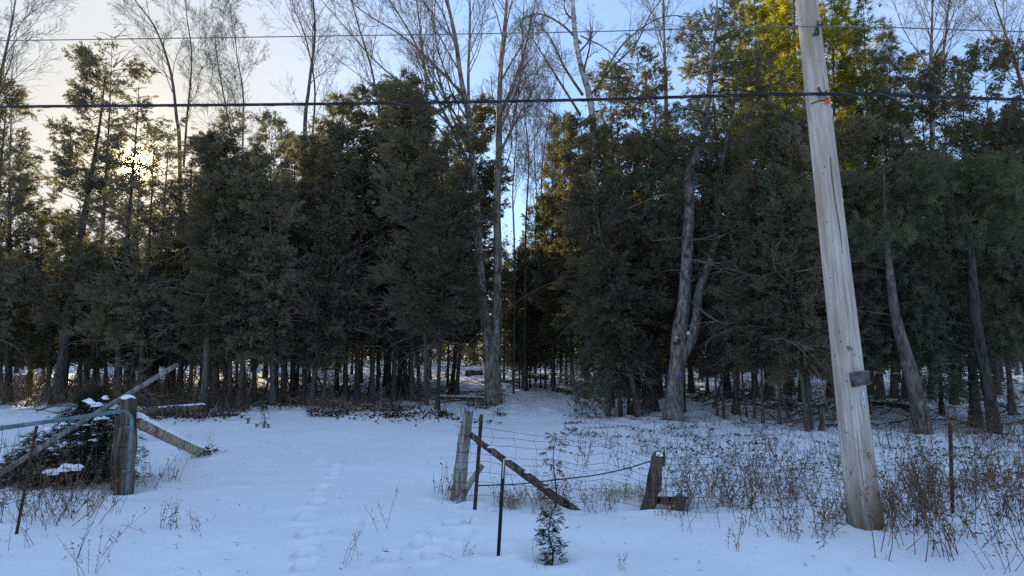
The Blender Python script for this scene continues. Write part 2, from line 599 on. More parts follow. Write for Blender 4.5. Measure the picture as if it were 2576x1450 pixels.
def unit(a):
    return a / (np.linalg.norm(a, axis=-1, keepdims=True) + 1e-9)


def crown_points(rng, n_limbs, H, z0, prof, rise, droop, per_m, spread, axis_fn, twigs=None, twig_r=0.012, hp=1.25):
    """limbs round a trunk; returns spray positions, directions; twigs (MB) gets the limbs as thin tubes"""
    P, D = [], []
    for k in range(n_limbs):
        h = rng.random() ** hp
        z = z0 + (H - z0) * h
        ln = prof(h) * (0.55 + 0.6 * rng.random())
        if ln < 0.08:
            ln = 0.08
        az = rng.random() * 2 * math.pi
        out = np.array([math.cos(az), math.sin(az), 0])
        t = np.linspace(0, 1, 6)
        b = axis_fn(z)
        pts = b + out * (ln * t)[:, None] + np.array([0, 0, 1.0]) * (ln * (rise * min(1.0, 5 * h - 0.45) * t - droop * t * t))[:, None]
        pts += rng.normal(0, 0.03, pts.shape) * ln * t[:, None]
        if twigs is not None:
            twigs.tube(pts, np.linspace(twig_r + 0.006 * ln, 0.003, 6), 3, cap=False)
        m = max(3, int(per_m * ln))
        tt = 0.18 + 0.82 * rng.random(m) ** 0.7
        base = np.stack([np.interp(tt, t, pts[:, i]) for i in range(3)], 1)
        side = np.array([-out[1], out[0], 0])
        lat = rng.normal(0, spread, m) * (0.5 + ln * 0.35)
        base = base + side * lat[:, None] + np.array([0, 0, 1]) * rng.normal(0, spread * 0.6, m)[:, None]
        d = out * (0.7 + 0.4 * rng.random(m))[:, None] + side * (np.sign(lat) * 0.5 + rng.normal(0, 0.35, m))[:, None]
        P.append(base); D.append(d)
    return np.concatenate(P), np.concatenate(D)


def trunk_mesh(name, H, r, lean, wob, material, seed, dead=26, dead_len=1.1, sides=9):
    rng = np.random.default_rng(seed)
    mb = MB()
    k = 14
    t = np.linspace(0, 1, k)
    ph = rng.random(4) * 6.28
    x = lean[0] * t + wob * (np.sin(t * 4 + ph[0]) - math.sin(ph[0])) * t
    y = lean[1] * t + wob * (np.sin(t * 5 + ph[1]) - math.sin(ph[1])) * t
    pts = np.stack([x, y, t * H - 0.15], 1)
    rad = r * (1 - 0.97 * t) ** 1.1 + r * 0.55 * np.exp(-t * H / 0.22)
    mb.tube(pts, rad, sides, jag=0.16)
    ax = lambda z: np.array([np.interp(z, pts[:, 2], x), np.interp(z, pts[:, 2], y), z])
    for _ in range(dead):
        z = 0.7 + rng.random() ** 1.3 * 4.2
        az = rng.random() * 6.28
        ln = dead_len * (0.3 + rng.random())
        o = np.array([math.cos(az), math.sin(az), 0])
        tt = np.linspace(0, 1, 5)[:, None]
        p = ax(z) + o * ln * tt + np.array([0, 0, 1]) * ln * (rng.uniform(-.25, .35) * tt - rng.uniform(0, .35) * tt ** 2) + rng.normal(0, 0.035, (5, 3)) * tt * ln
        mb.tube(p, np.linspace(0.014, 0.003, 5), 3, cap=False)
    return mb.mesh(name, material), ax


def cedar_arch(seed, H=12.0, R0=1.5, z0=2.6, n=290, per_m=30, size=0.28, gap=0.36, mat_='cedar', trunkmat='bark'):
    rng = np.random.default_rng(seed)
    tr, ax = trunk_mesh("trunk", H, 0.15, rng.normal(0, 0.25, 2), 0.10, trunkmat, seed, 24)
    mb = MB()
    ph = rng.random(3) * 6.28

    def prof(h):
        base = R0 * min(1.0, 0.7 + h / 0.16 * 0.3) * (1 - h) ** 0.33
        return base * (1 + 0.22 * math.sin(h * 17 + ph[0]) + 0.12 * math.sin(h * 41 + ph[1]))
    P, D = crown_points(rng, n, H, z0, prof, 0.55, 0.15, per_m, 0.115, ax)
    if gap:   # holes in the crown
        f = vnoise(P[:, 0] * 1.3 + P[:, 1] * 0.9 + 50, P[:, 2] * 1.3 + 50, seed)
        keep = f > gap * np.clip((P[:, 2] / H - 0.15) / 0.35, 0.25, 1)
        P, D = P[keep], D[keep]
    D[:, 2] += rng.normal(0.05, 0.55, len(D))
    N = unit(np.stack([rng.normal(0, 1, len(P)), rng.normal(0, 1, len(P)), rng.normal(0, 0.45, len(P))], 1))
    mb.sprays(P, D, N, CEDAR_T, size * (0.6 + 0.7 * rng.random(len(P))))
    tw = MB()
    crown_points(np.random.default_rng(seed), n // 2, H, z0, prof, 0.55, 0.15, 1, 0.1, ax, tw)
    return {'trunk': tr, 'crown': mb.mesh("crown", mat_, False), 'limb': tw.mesh("limb", 'deadtwig'), 'H': H}


def dead_mesh(seed):
    """pale dead boughs hanging out of a cedar's lower crown"""
    rng = np.random.default_rng(seed)
    mb = MB()
    for _ in range(9):
        z = rng.uniform(1.3, 5.0); az = rng.random() * 6.28; ln = rng.uniform(1.2, 2.3)
        o_ = np.array([math.cos(az), math.sin(az), rng.uniform(-.1, .5)])
        pts = [np.array([0, 0, z])]
        d = unit(o_)
        for k in range(7):
            d = unit(d + rng.normal(0, .22, 3) + np.array([0, 0, -.07]))
            pts.append(pts[-1] + d * ln / 7)
        mb.tube(pts, np.linspace(.022, .006, 8), 4, cap=False)
        for k in range(3, 8):
            for q_ in range(2):
                dd = unit(d + rng.normal(0, .8, 3))
                l2 = rng.uniform(.2, .6)
                mb.tube([pts[k], pts[k] + dd * l2 * .5 + rng.normal(0, .03, 3), pts[k] + dd * l2 + rng.normal(0, .05, 3)], [.009, .006, .004], 3, cap=False)
    return mb.mesh("dead_branch", 'deadtwig')


def hemlock_arch(seed, H=10.0, R0=2.3, z0=1.2, n=150, per_m=15, size=0.26, mat_='hemlock'):
    rng = np.random.default_rng(seed)
    tr, ax = trunk_mesh("trunk", H, 0.14, rng.normal(0, 0.08, 2), 0.04, 'darkbark', seed, 16)
    mb = MB()
    prof = lambda h: R0 * (1 - h) ** 0.9 * (0.75 + 0.25 * math.sin(h * 37))
    P, D = crown_points(rng, n, H, z0, prof, 0.22, 0.34, per_m, 0.15, ax)
    D[:, 2] += rng.normal(-0.25, 0.2, len(D))
    N = unit(np.stack([rng.normal(0, 0.35, len(P)), rng.normal(0, 0.35, len(P)), np.ones(len(P))], 1))
    mb.sprays(P, D, N, HEML_T, size * (0.6 + 0.7 * rng.random(len(P))))
    tw = MB()
    crown_points(np.random.default_rng(seed), n // 2, H, z0, prof, 0.22, 0.34, 1, 0.1, ax, tw)
    return {'trunk': tr, 'crown': mb.mesh("crown", mat_, False), 'limb': tw.mesh("limb", 'deadtwig'), 'H': H}


def pine_tufts(mb, rng, P, D, size):
    for rep in range(2):
        N = unit(rng.normal(0, 1, (len(P), 3)))
        mb.sprays(P, D + rng.normal(0, 0.25, D.shape), N, PINE_T, size * (0.7 + 0.6 * rng.random(len(P))))


def pine_arch(seed, H=13.0, R0=2.4, z0=3.5, n=90, per_m=15, size=0.17, mat_='pine', power=0.7, droop=0.35, trunkmat='greybark', hp=1.0):
    rng = np.random.default_rng(seed)
    tr, ax = trunk_mesh("trunk", H, 0.17, rng.normal(0, 0.15, 2), 0.06, trunkmat, seed, 18, 1.3)
    mb = MB()
    prof = lambda h: R0 * (1 - h) ** power * (0.7 + 0.3 * math.sin(h * 45)) * min(1, 0.6 + h * 4)
    P, D = crown_points(rng, n, H, z0, prof, 0.35, droop, per_m, 0.2, ax, hp=hp)
    D[:, 2] += rng.normal(0.15, 0.4, len(D))
    pine_tufts(mb, rng, P, D, size)
    tw = MB()
    crown_points(np.random.default_rng(seed), n * 2 // 3, H, z0, prof, 0.35, droop, 1, 0.1, ax, tw, 0.016)
    return {'trunk': tr, 'crown': mb.mesh("crown", mat_, False), 'limb': tw.mesh("limb", 'deadtwig'), 'H': H}


DEAD = [dead_mesh(s_) for s_ in (301, 302, 303)]
CEDARS = [cedar_arch(11), cedar_arch(12, R0=1.65), cedar_arch(13, R0=1.45, n=260), cedar_arch(14, R0=1.75, z0=2.2)]
AIRY = [cedar_arch(21, R0=1.55, n=290, per_m=24, gap=0.42, trunkmat='darkbark'), cedar_arch(22, R0=1.7, n=290, per_m=24, gap=0.45, trunkmat='darkbark'), cedar_arch(23, R0=1.5, n=240, per_m=20, gap=0.54, trunkmat='darkbark')]  # darker bark paints the backlit silhouette into these trunks
HEMLOCKS = [hemlock_arch(31), hemlock_arch(32, R0=2.0)]
PINES = [pine_arch(41, n=150, size=.21), pine_arch(42, R0=2.1, n=150, size=.21)]
SUNLITPINE = pine_arch(43, H=16, R0=2.3, z0=5, n=190, per_m=12, size=0.27, mat_='sunlit_pine', power=0.5, hp=0.75)
YOUNGPINE = pine_arch(44, H=7.5, R0=2.3, z0=0.9, n=120, per_m=19, size=0.16, power=0.75, droop=0.75)


def plant(arch, x, y, H, name, label, group=None, radius=1.0, trunk_w=None, lean=(0, 0), cat="tree", limb=True, base=None, dead=None, lift=0.0):
    """one tree: an Empty at its base, trunk, crown (and limbs) as parts sharing the archetype's meshes"""
    s = H / arch['H']
    o = empty(name, (x, y, gz(x, y) if base is None else base), random.random() * 6.28)
    e = Matrix.Rotation(lean[0], 4, 'Y') @ Matrix.Rotation(lean[1], 4, 'X') @ Matrix.Rotation(random.random() * 6.28, 4, 'Z')
    o.rotation_euler = e.to_euler()
    t = link("trunk", arch['trunk'], o)
    ts = (trunk_w / 0.36) if trunk_w else s
    t.scale = (ts, ts, s)
    c = link("crown", arch['crown'], o)
    c.scale = (s * radius, s * radius, s * (1 - lift / H))
    c.location = (0, 0, lift)
    if limb:
        b_ = tag(link("limb", arch['limb'], o), kind='stuff')
        b_.scale = c.scale
    if dead is not None:
        tag(link("dead_branch", DEAD[dead], o), kind='stuff')
    return tag(o, label, cat, group)


# top outline of the wood, picture heights
TOP_U = [-400, -100, 60, 130, 200, 270, 310, 380, 430, 480, 560, 640, 700, 780, 850, 920, 1000, 1080, 1140, 1180, 1215, 1240, 1300, 1345, 1380, 1430, 1480,
         1540, 1600, 1660, 1720, 1780, 1840, 1900, 2000, 2150, 2250, 2350, 2450, 2576, 3000]
TOP_V = [120, 130, 200, 120, 70, 110, 230, 280, 310, 330, 310, 310, 300, 305, 255, 205, 195, 195, 250, 300, 430, 540, 580, 520, 400, 300, 230,
         200, 130, 80, 90, 60, 30, 0, -60, -40, 60, 110, 130, 120, 100]


def top_h(u, y, extra=0):
    v = np.interp(u, TOP_U, TOP_V) + extra
    return max(2.2, at(u, v, y).z)


ORD = ["", "first", "second", "third", "fourth", "fifth", "sixth", "seventh", "eighth", "ninth", "tenth", "eleventh", "twelfth", "thirteenth", "fourteenth",
       "fifteenth", "sixteenth", "seventeenth", "eighteenth", "nineteenth", "twentieth", "twenty-first", "twenty-second", "twenty-third", "twenty-fourth",
       "twenty-fifth", "twenty-sixth", "twenty-seventh", "twenty-eighth", "twenty-ninth", "thirtieth", "thirty-first", "thirty-second", "thirty-third", "thirty-fourth",
       "thirty-fifth", "thirty-sixth", "thirty-seventh", "thirty-eighth", "thirty-ninth", "fortieth"]


def size_word(w):
    return "stout" if w > 21 else "slim" if w > 11 else "spindly"


# front row, left of the double-trunked ash: trunk foot u, v, width in picture pixels, lean
LEFT = [(-60, 1022, 26, 0), (20, 1012, 22, 0), (147, 1018, 40, .03), (240, 996, 20, 0), (293, 1018, 25, 0), (333, 974, 13, .02), (351, 1023, 20, .03),
        (372, 1000, 20, .07), (409, 1018, 16, .14), (449, 1018, 18, .05), (511, 1027, 24, 0), (542, 1018, 22, .02), (580, 1023, 14, 0), (602, 1027, 18, 0),
        (640, 1016, 16, .02), (686, 1018, 18, .02), (711, 1014, 20, 0), (737, 1000, 18, 0), (762, 1018, 16, 0), (782, 1018, 18, .06), (813, 1018, 11, 0), (846, 983, 13, 0),
        (869, 1014, 17, 0), (898, 1016, 20, 0), (935, 1014, 17, .01), (977, 1005, 16, 0), (989, 1010, 16, -.01), (1004, 1005, 18, 0), (1022, 1005, 16, -.05), (1037, 1010, 13, 0),
        (1055, 1005, 13, 0), (1073, 1022, 13, 0), (1100, 1034, 13, .01), (1126, 978, 8, 0), (1135, 992, 14, .12), (1147, 994, 13, .07)]
for i, (u, v, w, ln) in enumerate(LEFT):
    p = on_ground(u, v)
    k = len(LEFT) - i
    H = top_h(u, p.y, random.uniform(-20, 85))
    if 230 < u < 440:
        arch = AIRY[2]
    elif u < 460:
        arch = AIRY[i % 2]
    elif u > 840:
        arch = (CEDARS + AIRY)[(i * 3) % 7]
    else:
        arch = CEDARS[i % 4]
    plant(arch, p.x, p.y, H, "cedar_tree", f"{size_word(w)} cedar with bare lower trunk, {ORD[k]} front trunk left of the double-trunked ash",
          "cedars along the front of the wood", random.uniform(0.85, 1.15) * (0.8 if w < 12 else 1), w / FPX * p.y, (ln + random.gauss(0, .02), random.gauss(0, .02)), dead=i % 3 if w > 11 else None, lift=random.uniform(-.5, .7))

RIGHT = [(1542, 1032, 13, 0), (1561, 1040, 12, -.02), (1582, 1036, 9, 0), (1609, 1049, 20, -.16), (1636, 1032, 38, 0)]
for i, (u, v, w, ln) in enumerate(RIGHT):
    p = on_ground(u, v)
    plant(HEMLOCKS[i % 2] if i < 3 else CEDARS[i % 4], p.x, p.y, top_h(u, p.y, random.uniform(40, 260)), "cedar_tree" if i >= 3 else "hemlock_tree",
          ["slim dark hemlock under the blue-green pine boughs, first trunk right of the path", "slim hemlock trunk, second right of the path, under pine boughs",
           "spindly hemlock trunk, third right of the path, beside the leaning one", "brown trunk leaning left between the slim hemlocks and a black trunk",
           "stout black-barked cedar immediately left of the forked pine"][i], "trees along the front of the wood", random.uniform(.8, 1.0), w / FPX * p.y, (ln, 0))

RIGHT2 = [(1723, 1044, 8, 0), (1804, 1046, 7, -.03), (1821, 1048, 7, -.02), (1850, 1044, 21, 0), (1879, 1053, 6, -.08), (1898, 1053, 7, .03), (1919, 1065, 9, 0), (1961, 1074, 9, 0),
          (2032, 1085, 13, -.08), (2040, 1076, 11, -.05)]
for i, (u, v, w, ln) in enumerate(RIGHT2):
    p = on_ground(u, v)
    plant(CEDARS[(i * 3 + 1) % 4], p.x, p.y, top_h(u, p.y, random.uniform(280, 500)), "cedar_tree",
          f"{size_word(w)} cedar with bare lower trunk, {ORD[i + 1]} front trunk right of the forked pine", "cedars right of the forked pine", random.uniform(.75, 1.0), w / FPX * p.y, (ln, 0), dead=i % 3)

MID = [(1268, 959, 7), (1307, 976, 5), (1315, 976, 6), (1324, 985, 8), (1333, 977, 5), (1360, 977, 4), (1392, 986, 8), (1411, 963, 8), (1425, 971, 8), (1290, 955, 6), (1345, 958, 6)]
for i, (u, v, w) in enumerate(sorted(MID)):
    p = on_ground(u, v)
    plant((HEMLOCKS + CEDARS)[i % 6], p.x, p.y, top_h(u, p.y, random.uniform(-20, 130)), "cedar_tree",
          f"thin straight conifer beyond the clearing, {ORD[i + 1]} trunk right of the double-trunked ash", "thin trunks at the end of the path", random.uniform(.6, .8), w / FPX * p.y, (0, 0))

# dense lower cedars filling the left side beneath the open tops
for i, (u, v) in enumerate(((-70, 998), (0, 1004), (70, 996), (118, 1002), (200, 1000), (268, 1002), (318, 996), (392, 1000), (432, 996), (476, 1002))):
    p = on_ground(u, v)
    plant(CEDARS[i % 4], p.x, p.y, at(u, 520 + 90 * random.random(), p.y).z, "cedar_tree", f"lower bushy cedar in the second row behind the gate, {ORD[i + 1]} from the left", "low cedars behind the gate", 1.0, random.uniform(.2, .3), (random.gauss(0, .03), 0))

# inner rows
n_in = 0
tries = 0
taken = []
while n_in < 185 and tries < 4000:
    tries += 1
    y = 26.5 + 30 * random.random() ** 1.2
    u = random.uniform(-250, 2800)
    x = at(u, 800, y).x
    if 1130 < u < 1440 and y < 47:
        continue
    if any((x - a) ** 2 + (y - b) ** 2 < 1.3 ** 2 for a, b in taken):
        continue
    taken.append((x, y))
    H = min(top_h(u, y, random.uniform(15, 170)), random.uniform(8.5, 12.5) if u < 1560 else random.uniform(7, 9.5)) if u > 470 else min(at(u, random.uniform(520, 680), y).z, 8)
    arch = AIRY[n_in % 3] if u < 470 else (CEDARS + HEMLOCKS + AIRY[:1])[n_in % 7]
    side = "left of the double-trunked ash" if u < 1237 else "behind the forked pine and utility pole" if u > 1450 else "closing the end of the path"
    plant(arch, x, y, H, "forest_tree", f"dim conifer deep inside the wood, {side}", f"trees deep in the wood {side}", random.uniform(.8, 1.1), random.uniform(.14, .34), (random.gauss(0, .03), 0), limb=False, lift=random.uniform(.3, 1.6))
    n_in += 1

# the wood beyond, one dark mass
fr = np.random.default_rng(47)
mb = MB()
nfar = 40000
fy = fr.uniform(58, 80, nfar)
fu = fr.uniform(-700, 3300, nfar)
fx = (fu - 1288) / FPX * fy
lim = np.interp(fu, [-700, 460, 520, 1180, 1240, 1350, 1420, 3300], [750, 750, 560, 560, 700, 700, 560, 560]) + 110 * (vnoise(fu / 45, fu * 0, 41) - .35)
ht = CAM_H + fy * (HORIZON - lim) / FPX
fz = .4 + (ht - .4) * fr.random(nfar) ** 1.1
low = fr.random(nfar) < .38
fz = np.where(low, fr.random(nfar) * 2.4, fz)
fy = np.where(low, fr.uniform(50, 66, nfar), fy)
fx = (fu - 1288) / FPX * fy
mb.sprays(np.stack([fx, fy, fz + .4 * (fy > 40)], 1), fr.normal(0, 1, (nfar, 3)), fr.normal(0, 1, (nfar, 3)), CEDAR_T[:4], 1.1 * (.6 + .7 * fr.random(nfar)))
for _ in range(260):
    y_ = fr.uniform(57, 72); x_ = (fr.uniform(-700, 3300) - 1288) / FPX * y_
    mb.tube([(x_, y_, 0), (x_ + fr.normal(0, .15), y_, 4.5)], [.14, .11], 5, cap=False)
tag(mb.build("far_woods", 'cedar', None, False), "dark distant evergreens closing the view behind the wood", "woods", kind='stuff')

# right hand: leaning pines and cedars close to the verge
RB = [(2180, 1040, 20, 0, 'c', 'cedar_tree', "brown-green cedar directly behind the utility pole"), (2215, 1012, 20, 0, 'p', 'pine_tree', "tall dark pine rising to the frame's top just right of the utility pole"), (2120, 1035, 18, 0, 'c', 'cedar_tree', "bronze cedar just left of the pole's foot, behind the thicket"),
      (2250, 1010, 18, 0, 'p', 'pine_tree', "tall dark pine between the utility pole and the leaning grey trunk"), (2282, 1008, 20, 0, 'p', 'pine_tree', "dark pine right of the pole whose top meets the upper wire"), (2345, 1004, 18, 0, 'c', 'cedar_tree', "dense cedar standing behind the bare pale tree right of the pole"), (2400, 1020, 20, 0, 'a', 'cedar_tree', "gappy cedar right of the leaning grey trunk"),
      (2455, 1076, 34, 0, 'h', 'hemlock_tree', "black low-branched hemlock near the right edge"), (2548, 1045, 18, -.03, 'c', 'cedar_tree', "slim cedar nearest the right edge of the wood"),
      (2620, 1060, 24, 0, 'c', 'cedar_tree', "brown-topped cedar cut by the right edge"), (2700, 1050, 24, 0, 'a', 'cedar_tree', "cedar outside the right edge with boughs reaching in"),
      (2090, 1000, 20, 0, 'p', 'pine_tree', "dark pine left of the pole, under the sunlit yellow-green pine"), (1900, 1000, 20, 0, 'c', 'cedar_tree', "tall dark cedar with pointed top right of the forked pine"),
      (1830, 1005, 20, 0, 'a', 'cedar_tree', "tall cedar with open pointed top behind the forked pine"), (1660, 1010, 20, 0, 'a', 'cedar_tree', "open-topped cedar behind the black trunk"),
      (1580, 1005, 18, 0, 'c', 'cedar_tree', "olive cedar behind the leaning brown trunk"), (1500, 985, 18, 0, 'h', 'hemlock_tree', "tall hemlock with ragged left side right of the path gap"),
      (1440, 975, 14, 0, 'h', 'hemlock_tree', "smaller hemlock stepping down toward the path gap"), (1392, 978, 14, 0, 'h', 'hemlock_tree', "lowest of the three hemlocks stepping down into the path gap"), (1740, 995, 18, 0, 'c', 'cedar_tree', "bronze cedar glimpsed through the fork of the pine")]
for u, v, w, ln, kd, nm, lb in RB:
    p = on_ground(u, v)
    arch = {'c': CEDARS[int(u) % 4], 'p': PINES[int(u) % 2], 'a': AIRY[int(u) % 3], 'h': HEMLOCKS[int(u) % 2]}[kd]
    plant(arch, p.x, p.y, top_h(u, p.y, random.uniform(-10, 40) + (330 if 1700 < u < 1760 or 1880 < u < 2200 else -90 if u == 2215 else 0)), nm, lb, None, 1.0, w / FPX * p.y, (ln, 0))

for u, v, hh, lb in ((1935, 1002, 16.5, "yellow-green pine lit by the sun, left of the utility pole's top"), (1985, 992, 17.5, "tall yellow-green sunlit pine between the pole's top and the leftmost sunlit pine"), (2190, 1002, 15.0, "rightmost yellow-green sunlit pine, standing clear of the pole's right side"), (2025, 1010, 17.5, "tallest yellow-green sunlit pine, directly behind the utility pole's top"),
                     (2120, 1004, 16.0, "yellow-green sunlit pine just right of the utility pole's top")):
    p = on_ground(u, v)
    plant(SUNLITPINE, p.x, p.y, hh, "pine_tree", lb, None, 1.0, 0.36)
p = on_ground(1530, 1047)
plant(YOUNGPINE, p.x, p.y, at(1530, 430, p.y).z, "young_pine_tree", "blue-green white pine with drooping soft boughs right of the path", None, 0.85, 0.16)


# ------------------------------------------------------------------ trees with their own trunk lines
def stem_pts(pix, y0, y1=None):
    y1 = y0 if y1 is None else y1
    k = len(pix)
    return [at(u, v, y0 + (y1 - y0) * i / max(1, k - 1)) for i, (u, v) in enumerate(pix)]


def grow(mb, rng, p, d, ln, r, level, up=0.12, kids=(7, 6, 5), ang=0.6, minr=0.0022):
    """a bare limb with side twigs"""
    k = 7 if level < 2 else 5
    pts = [np.array(p, float)]
    d = unit(np.array(d, float))
    for i in range(k - 1):
        d = unit(d + rng.normal(0, 0.10, 3) + np.array([0, 0, up]))
        pts.append(pts[-1] + d * ln / (k - 1))
    pts = np.array(pts)
    rad = np.maximum(np.linspace(r, r * 0.28, k), minr)
    mb.tube(pts, rad, 5 if r > 0.03 else 3, cap=False)
    if level >= len(kids):
        return
    for j in range(kids[level]):
        t = 0.22 + 0.75 * (j + rng.random()) / kids[level]
        f = t * (k - 1)
        i = min(int(f), k - 2)
        q = pts[i] + (pts[i + 1] - pts[i]) * (f - i)
        dd = unit(pts[i + 1] - pts[i])
        side = unit(np.cross(dd, rng.normal(0, 1, 3)))
        grow(mb, rng, q, dd * math.cos(ang) + side * math.sin(ang), ln * rng.uniform(0.32, 0.6) * (1.15 - 0.5 * t), np.interp(t, [0, 1], [r, r * .3]) * 0.6, level + 1, up, kids, ang, minr)


def bare_tree(name, label, stems, branches, seed, trunkmat='ashbark', extra=None, group=None, kids=(6, 6, 4), minr=0.003, up=0.10):
    """stems: list of (points, radii). branches: (stem index, number, from t, to t, length, angle, bias)"""
    rng = np.random.default_rng(seed)
    base = np.array(stems[0][0][0])
    o = empty(name, base)
    for pts, rad in stems:
        c = curve(pts, max(12, len(pts) * 5)) - base
        mb = MB()
        rr = np.interp(np.linspace(0, 1, len(c)), np.linspace(0, 1, len(rad)), rad)
        mb.tube(c, rr, 10, jag=0.12)
        mb.build("trunk", trunkmat, o)
    for si, nb, t0, t1, ln, ang, bias in branches:
        c = curve(stems[si][0], 40) - base
        for j in range(nb):
            t = t0 + (t1 - t0) * (j + rng.random()) / nb
            f = t * 39
            i = min(int(f), 38)
            q = c[i]
            dd = unit(c[i + 1] - c[i])
            side = unit(np.cross(dd, rng.normal(0, 1, 3)) + np.array(bias))
            mb = MB()
            r0 = np.interp(t, np.linspace(0, 1, len(stems[si][1])), stems[si][1]) * 0.42
            grow(mb, rng, q, dd * math.cos(ang) + side * math.sin(ang), ln * rng.uniform(.65, 1.2), min(r0, 0.05), 0, up, kids, 0.68, minr)
            mb.build("branch", 'twig', o)
    for pts, r in (extra or []):
        mb = MB()
        c = curve(pts, 16) - base
        mb.tube(c, np.linspace(r, r * .25, 16), 6, jag=0.1)
        for j in range(10):
            i = rng.integers(4, 15)
            dd = unit(c[i] - c[i - 1])
            side = unit(np.cross(dd, rng.normal(0, 1, 3)))
            grow(mb, rng, c[i], dd * 0.75 + side * 0.7, rng.uniform(.5, 1.4), r * .3, 1, up, kids, 0.6, minr)
        mb.build("branch", 'twig', o)
    return tag(o, label, "tree", group)


ya = on_ground(1237, 1014).y
foot = on_ground(1237, 1016); foot.z -= 0.1
sA = [foot, at(1234, 900, ya), at(1215, 760, ya), at(1205, 640, ya), at(1198, 520, ya), at(1188, 400, ya), at(1180, 300, ya), at(1160, 200, ya), at(1146, 100, ya), at(1125, 0, ya), at(1100, -150, ya)]
rA = [.25, .22, .15, .14, .13, .12, .10, .08, .07, .055, .02]
sB = [foot + Vector((.12, .05, 0)), at(1244, 900, ya + .1), at(1250, 760, ya + .2), at(1252, 640, ya + .2), at(1250, 520, ya + .3), at(1254, 400, ya + .3), at(1256, 300, ya + .3), at(1258, 200, ya + .4),
      at(1266, 100, ya + .4), at(1275, 0, ya + .4), at(1280, -160, ya + .4)]
rB = [.24, .2, .15, .14, .13, .12, .105, .085, .07, .05, .02]
sC = [at(1183, 420, ya), at(1130, 310, ya + .4), at(1085, 220, ya + .8), at(1040, 100, ya + 1), at(980, 0, ya + 1), at(930, -90, ya + 1)]
sD = [at(1181, 330, ya), at(1178, 200, ya - .3), at(1182, 60, ya - .5), at(1180, -100, ya - .5)]
ext = [([at(1170, 250, ya), at(1110, 180, ya), at(1010, 90, ya + .5), at(900, 20, ya + .5), at(840, -60, ya + .5)], .045),
       ([at(1130, 310, ya), at(1050, 240, ya + .3), at(950, 160, ya + .5), at(860, 60, ya + .5), at(790, -20, ya + .5)], .04),
       ([at(1180, 420, ya), at(1080, 300, ya - .5), at(960, 230, ya - .6), at(850, 150, ya - .8)], .035),
       ([at(1256, 300, ya), at(1300, 200, ya), at(1330, 80, ya), at(1360, -60, ya)], .045),
       ([at(1252, 400, ya), at(1290, 310, ya), at(1310, 180, ya), at(1318, 0, ya)], .045),
       ([at(1262, 440, ya), at(1285, 380, ya), at(1290, 300, ya), at(1320, 150, ya), at(1400, 20, ya)], .03),
       ([at(1250, 800, ya), at(1330, 740, ya - .8), at(1420, 700, ya - 1.2), at(1480, 690, ya - 1.4)], .02),
       ([at(1218, 800, ya), at(1150, 780, ya - .9), at(1040, 770, ya - 1.5), at(930, 780, ya - 1.7)], .025),
       ([at(1205, 600, ya), at(1130, 570, ya - .9), at(1050, 540, ya - 1.6), at(960, 470, ya - 1.9)], .025),
       ([at(1210, 690, ya), at(1120, 680, ya - 1), at(1050, 720, ya - 1.4), at(960, 700, ya - 1.7)], .022)]
bare_tree("ash_tree", "tall bare double-trunked ash with pale bark standing where the path enters the wood", [(sA, rA), (sB, rB), (sC, [.07, .06, .045, .035, .025, .012]), (sD, [.06, .05, .04, .02])],
          [(0, 14, .50, .98, 3.6, .6, (-.9, 0, .1)), (1, 12, .5, .98, 3.0, .6, (.4, 0, .1)), (2, 12, .3, .95, 3.0, .55, (-.4, 0, .2)), (3, 8, .3, .95, 2.4, .5, (0, 0, 0))], 51, extra=ext)

yb = 26.0
sb = [Vector((at(1506, 960, yb).x, yb, 0)), at(1504, 700, yb), at(1500, 500, yb), at(1492, 330, yb), at(1482, 240, yb), at(1462, 170, yb), at(1448, 100, yb), at(1440, 0, yb), at(1436, -120, yb)]
extb = [([at(1462, 110, yb), at(1410, 60, yb), at(1350, 35, yb), at(1290, 60, yb)], .05),
        ([at(1466, 240, yb), at(1420, 170, yb), at(1380, 90, yb), at(1330, 40, yb)], .06),
        ([at(1460, 290, yb), at(1410, 210, yb), at(1360, 130, yb), at(1315, 60, yb)], .055),
        ([at(1455, 360, yb), at(1405, 300, yb), at(1370, 270, yb), at(1330, 240, yb)], .035),
        ([at(1495, 240, yb), at(1540, 150, yb), at(1590, 90, yb), at(1680, 40, yb), at(1800, 60, yb)], .05),
        ([at(1485, 240, yb), at(1540, 170, yb), at(1600, 110, yb + .5), at(1640, 30, yb + .5), at(1700, -40, yb)], .05),
        ([at(1460, 90, yb), at(1520, 120, yb), at(1555, 150, yb), at(1590, 170, yb)], .03),
        ([at(1450, 60, yb), at(1420, 20, yb), at(1430, -60, yb)], .04)]
bare_tree("birch_tree", "white-barked birch with crooked dark limbs rising above the ragged hemlock", [(sb, [.17, .15, .14, .13, .13, .11, .10, .09, .05])], [(0, 5, .5, .95, 1.8, .9, (0, 0, 0))], 52,
          'birch', extb, up=0.02)

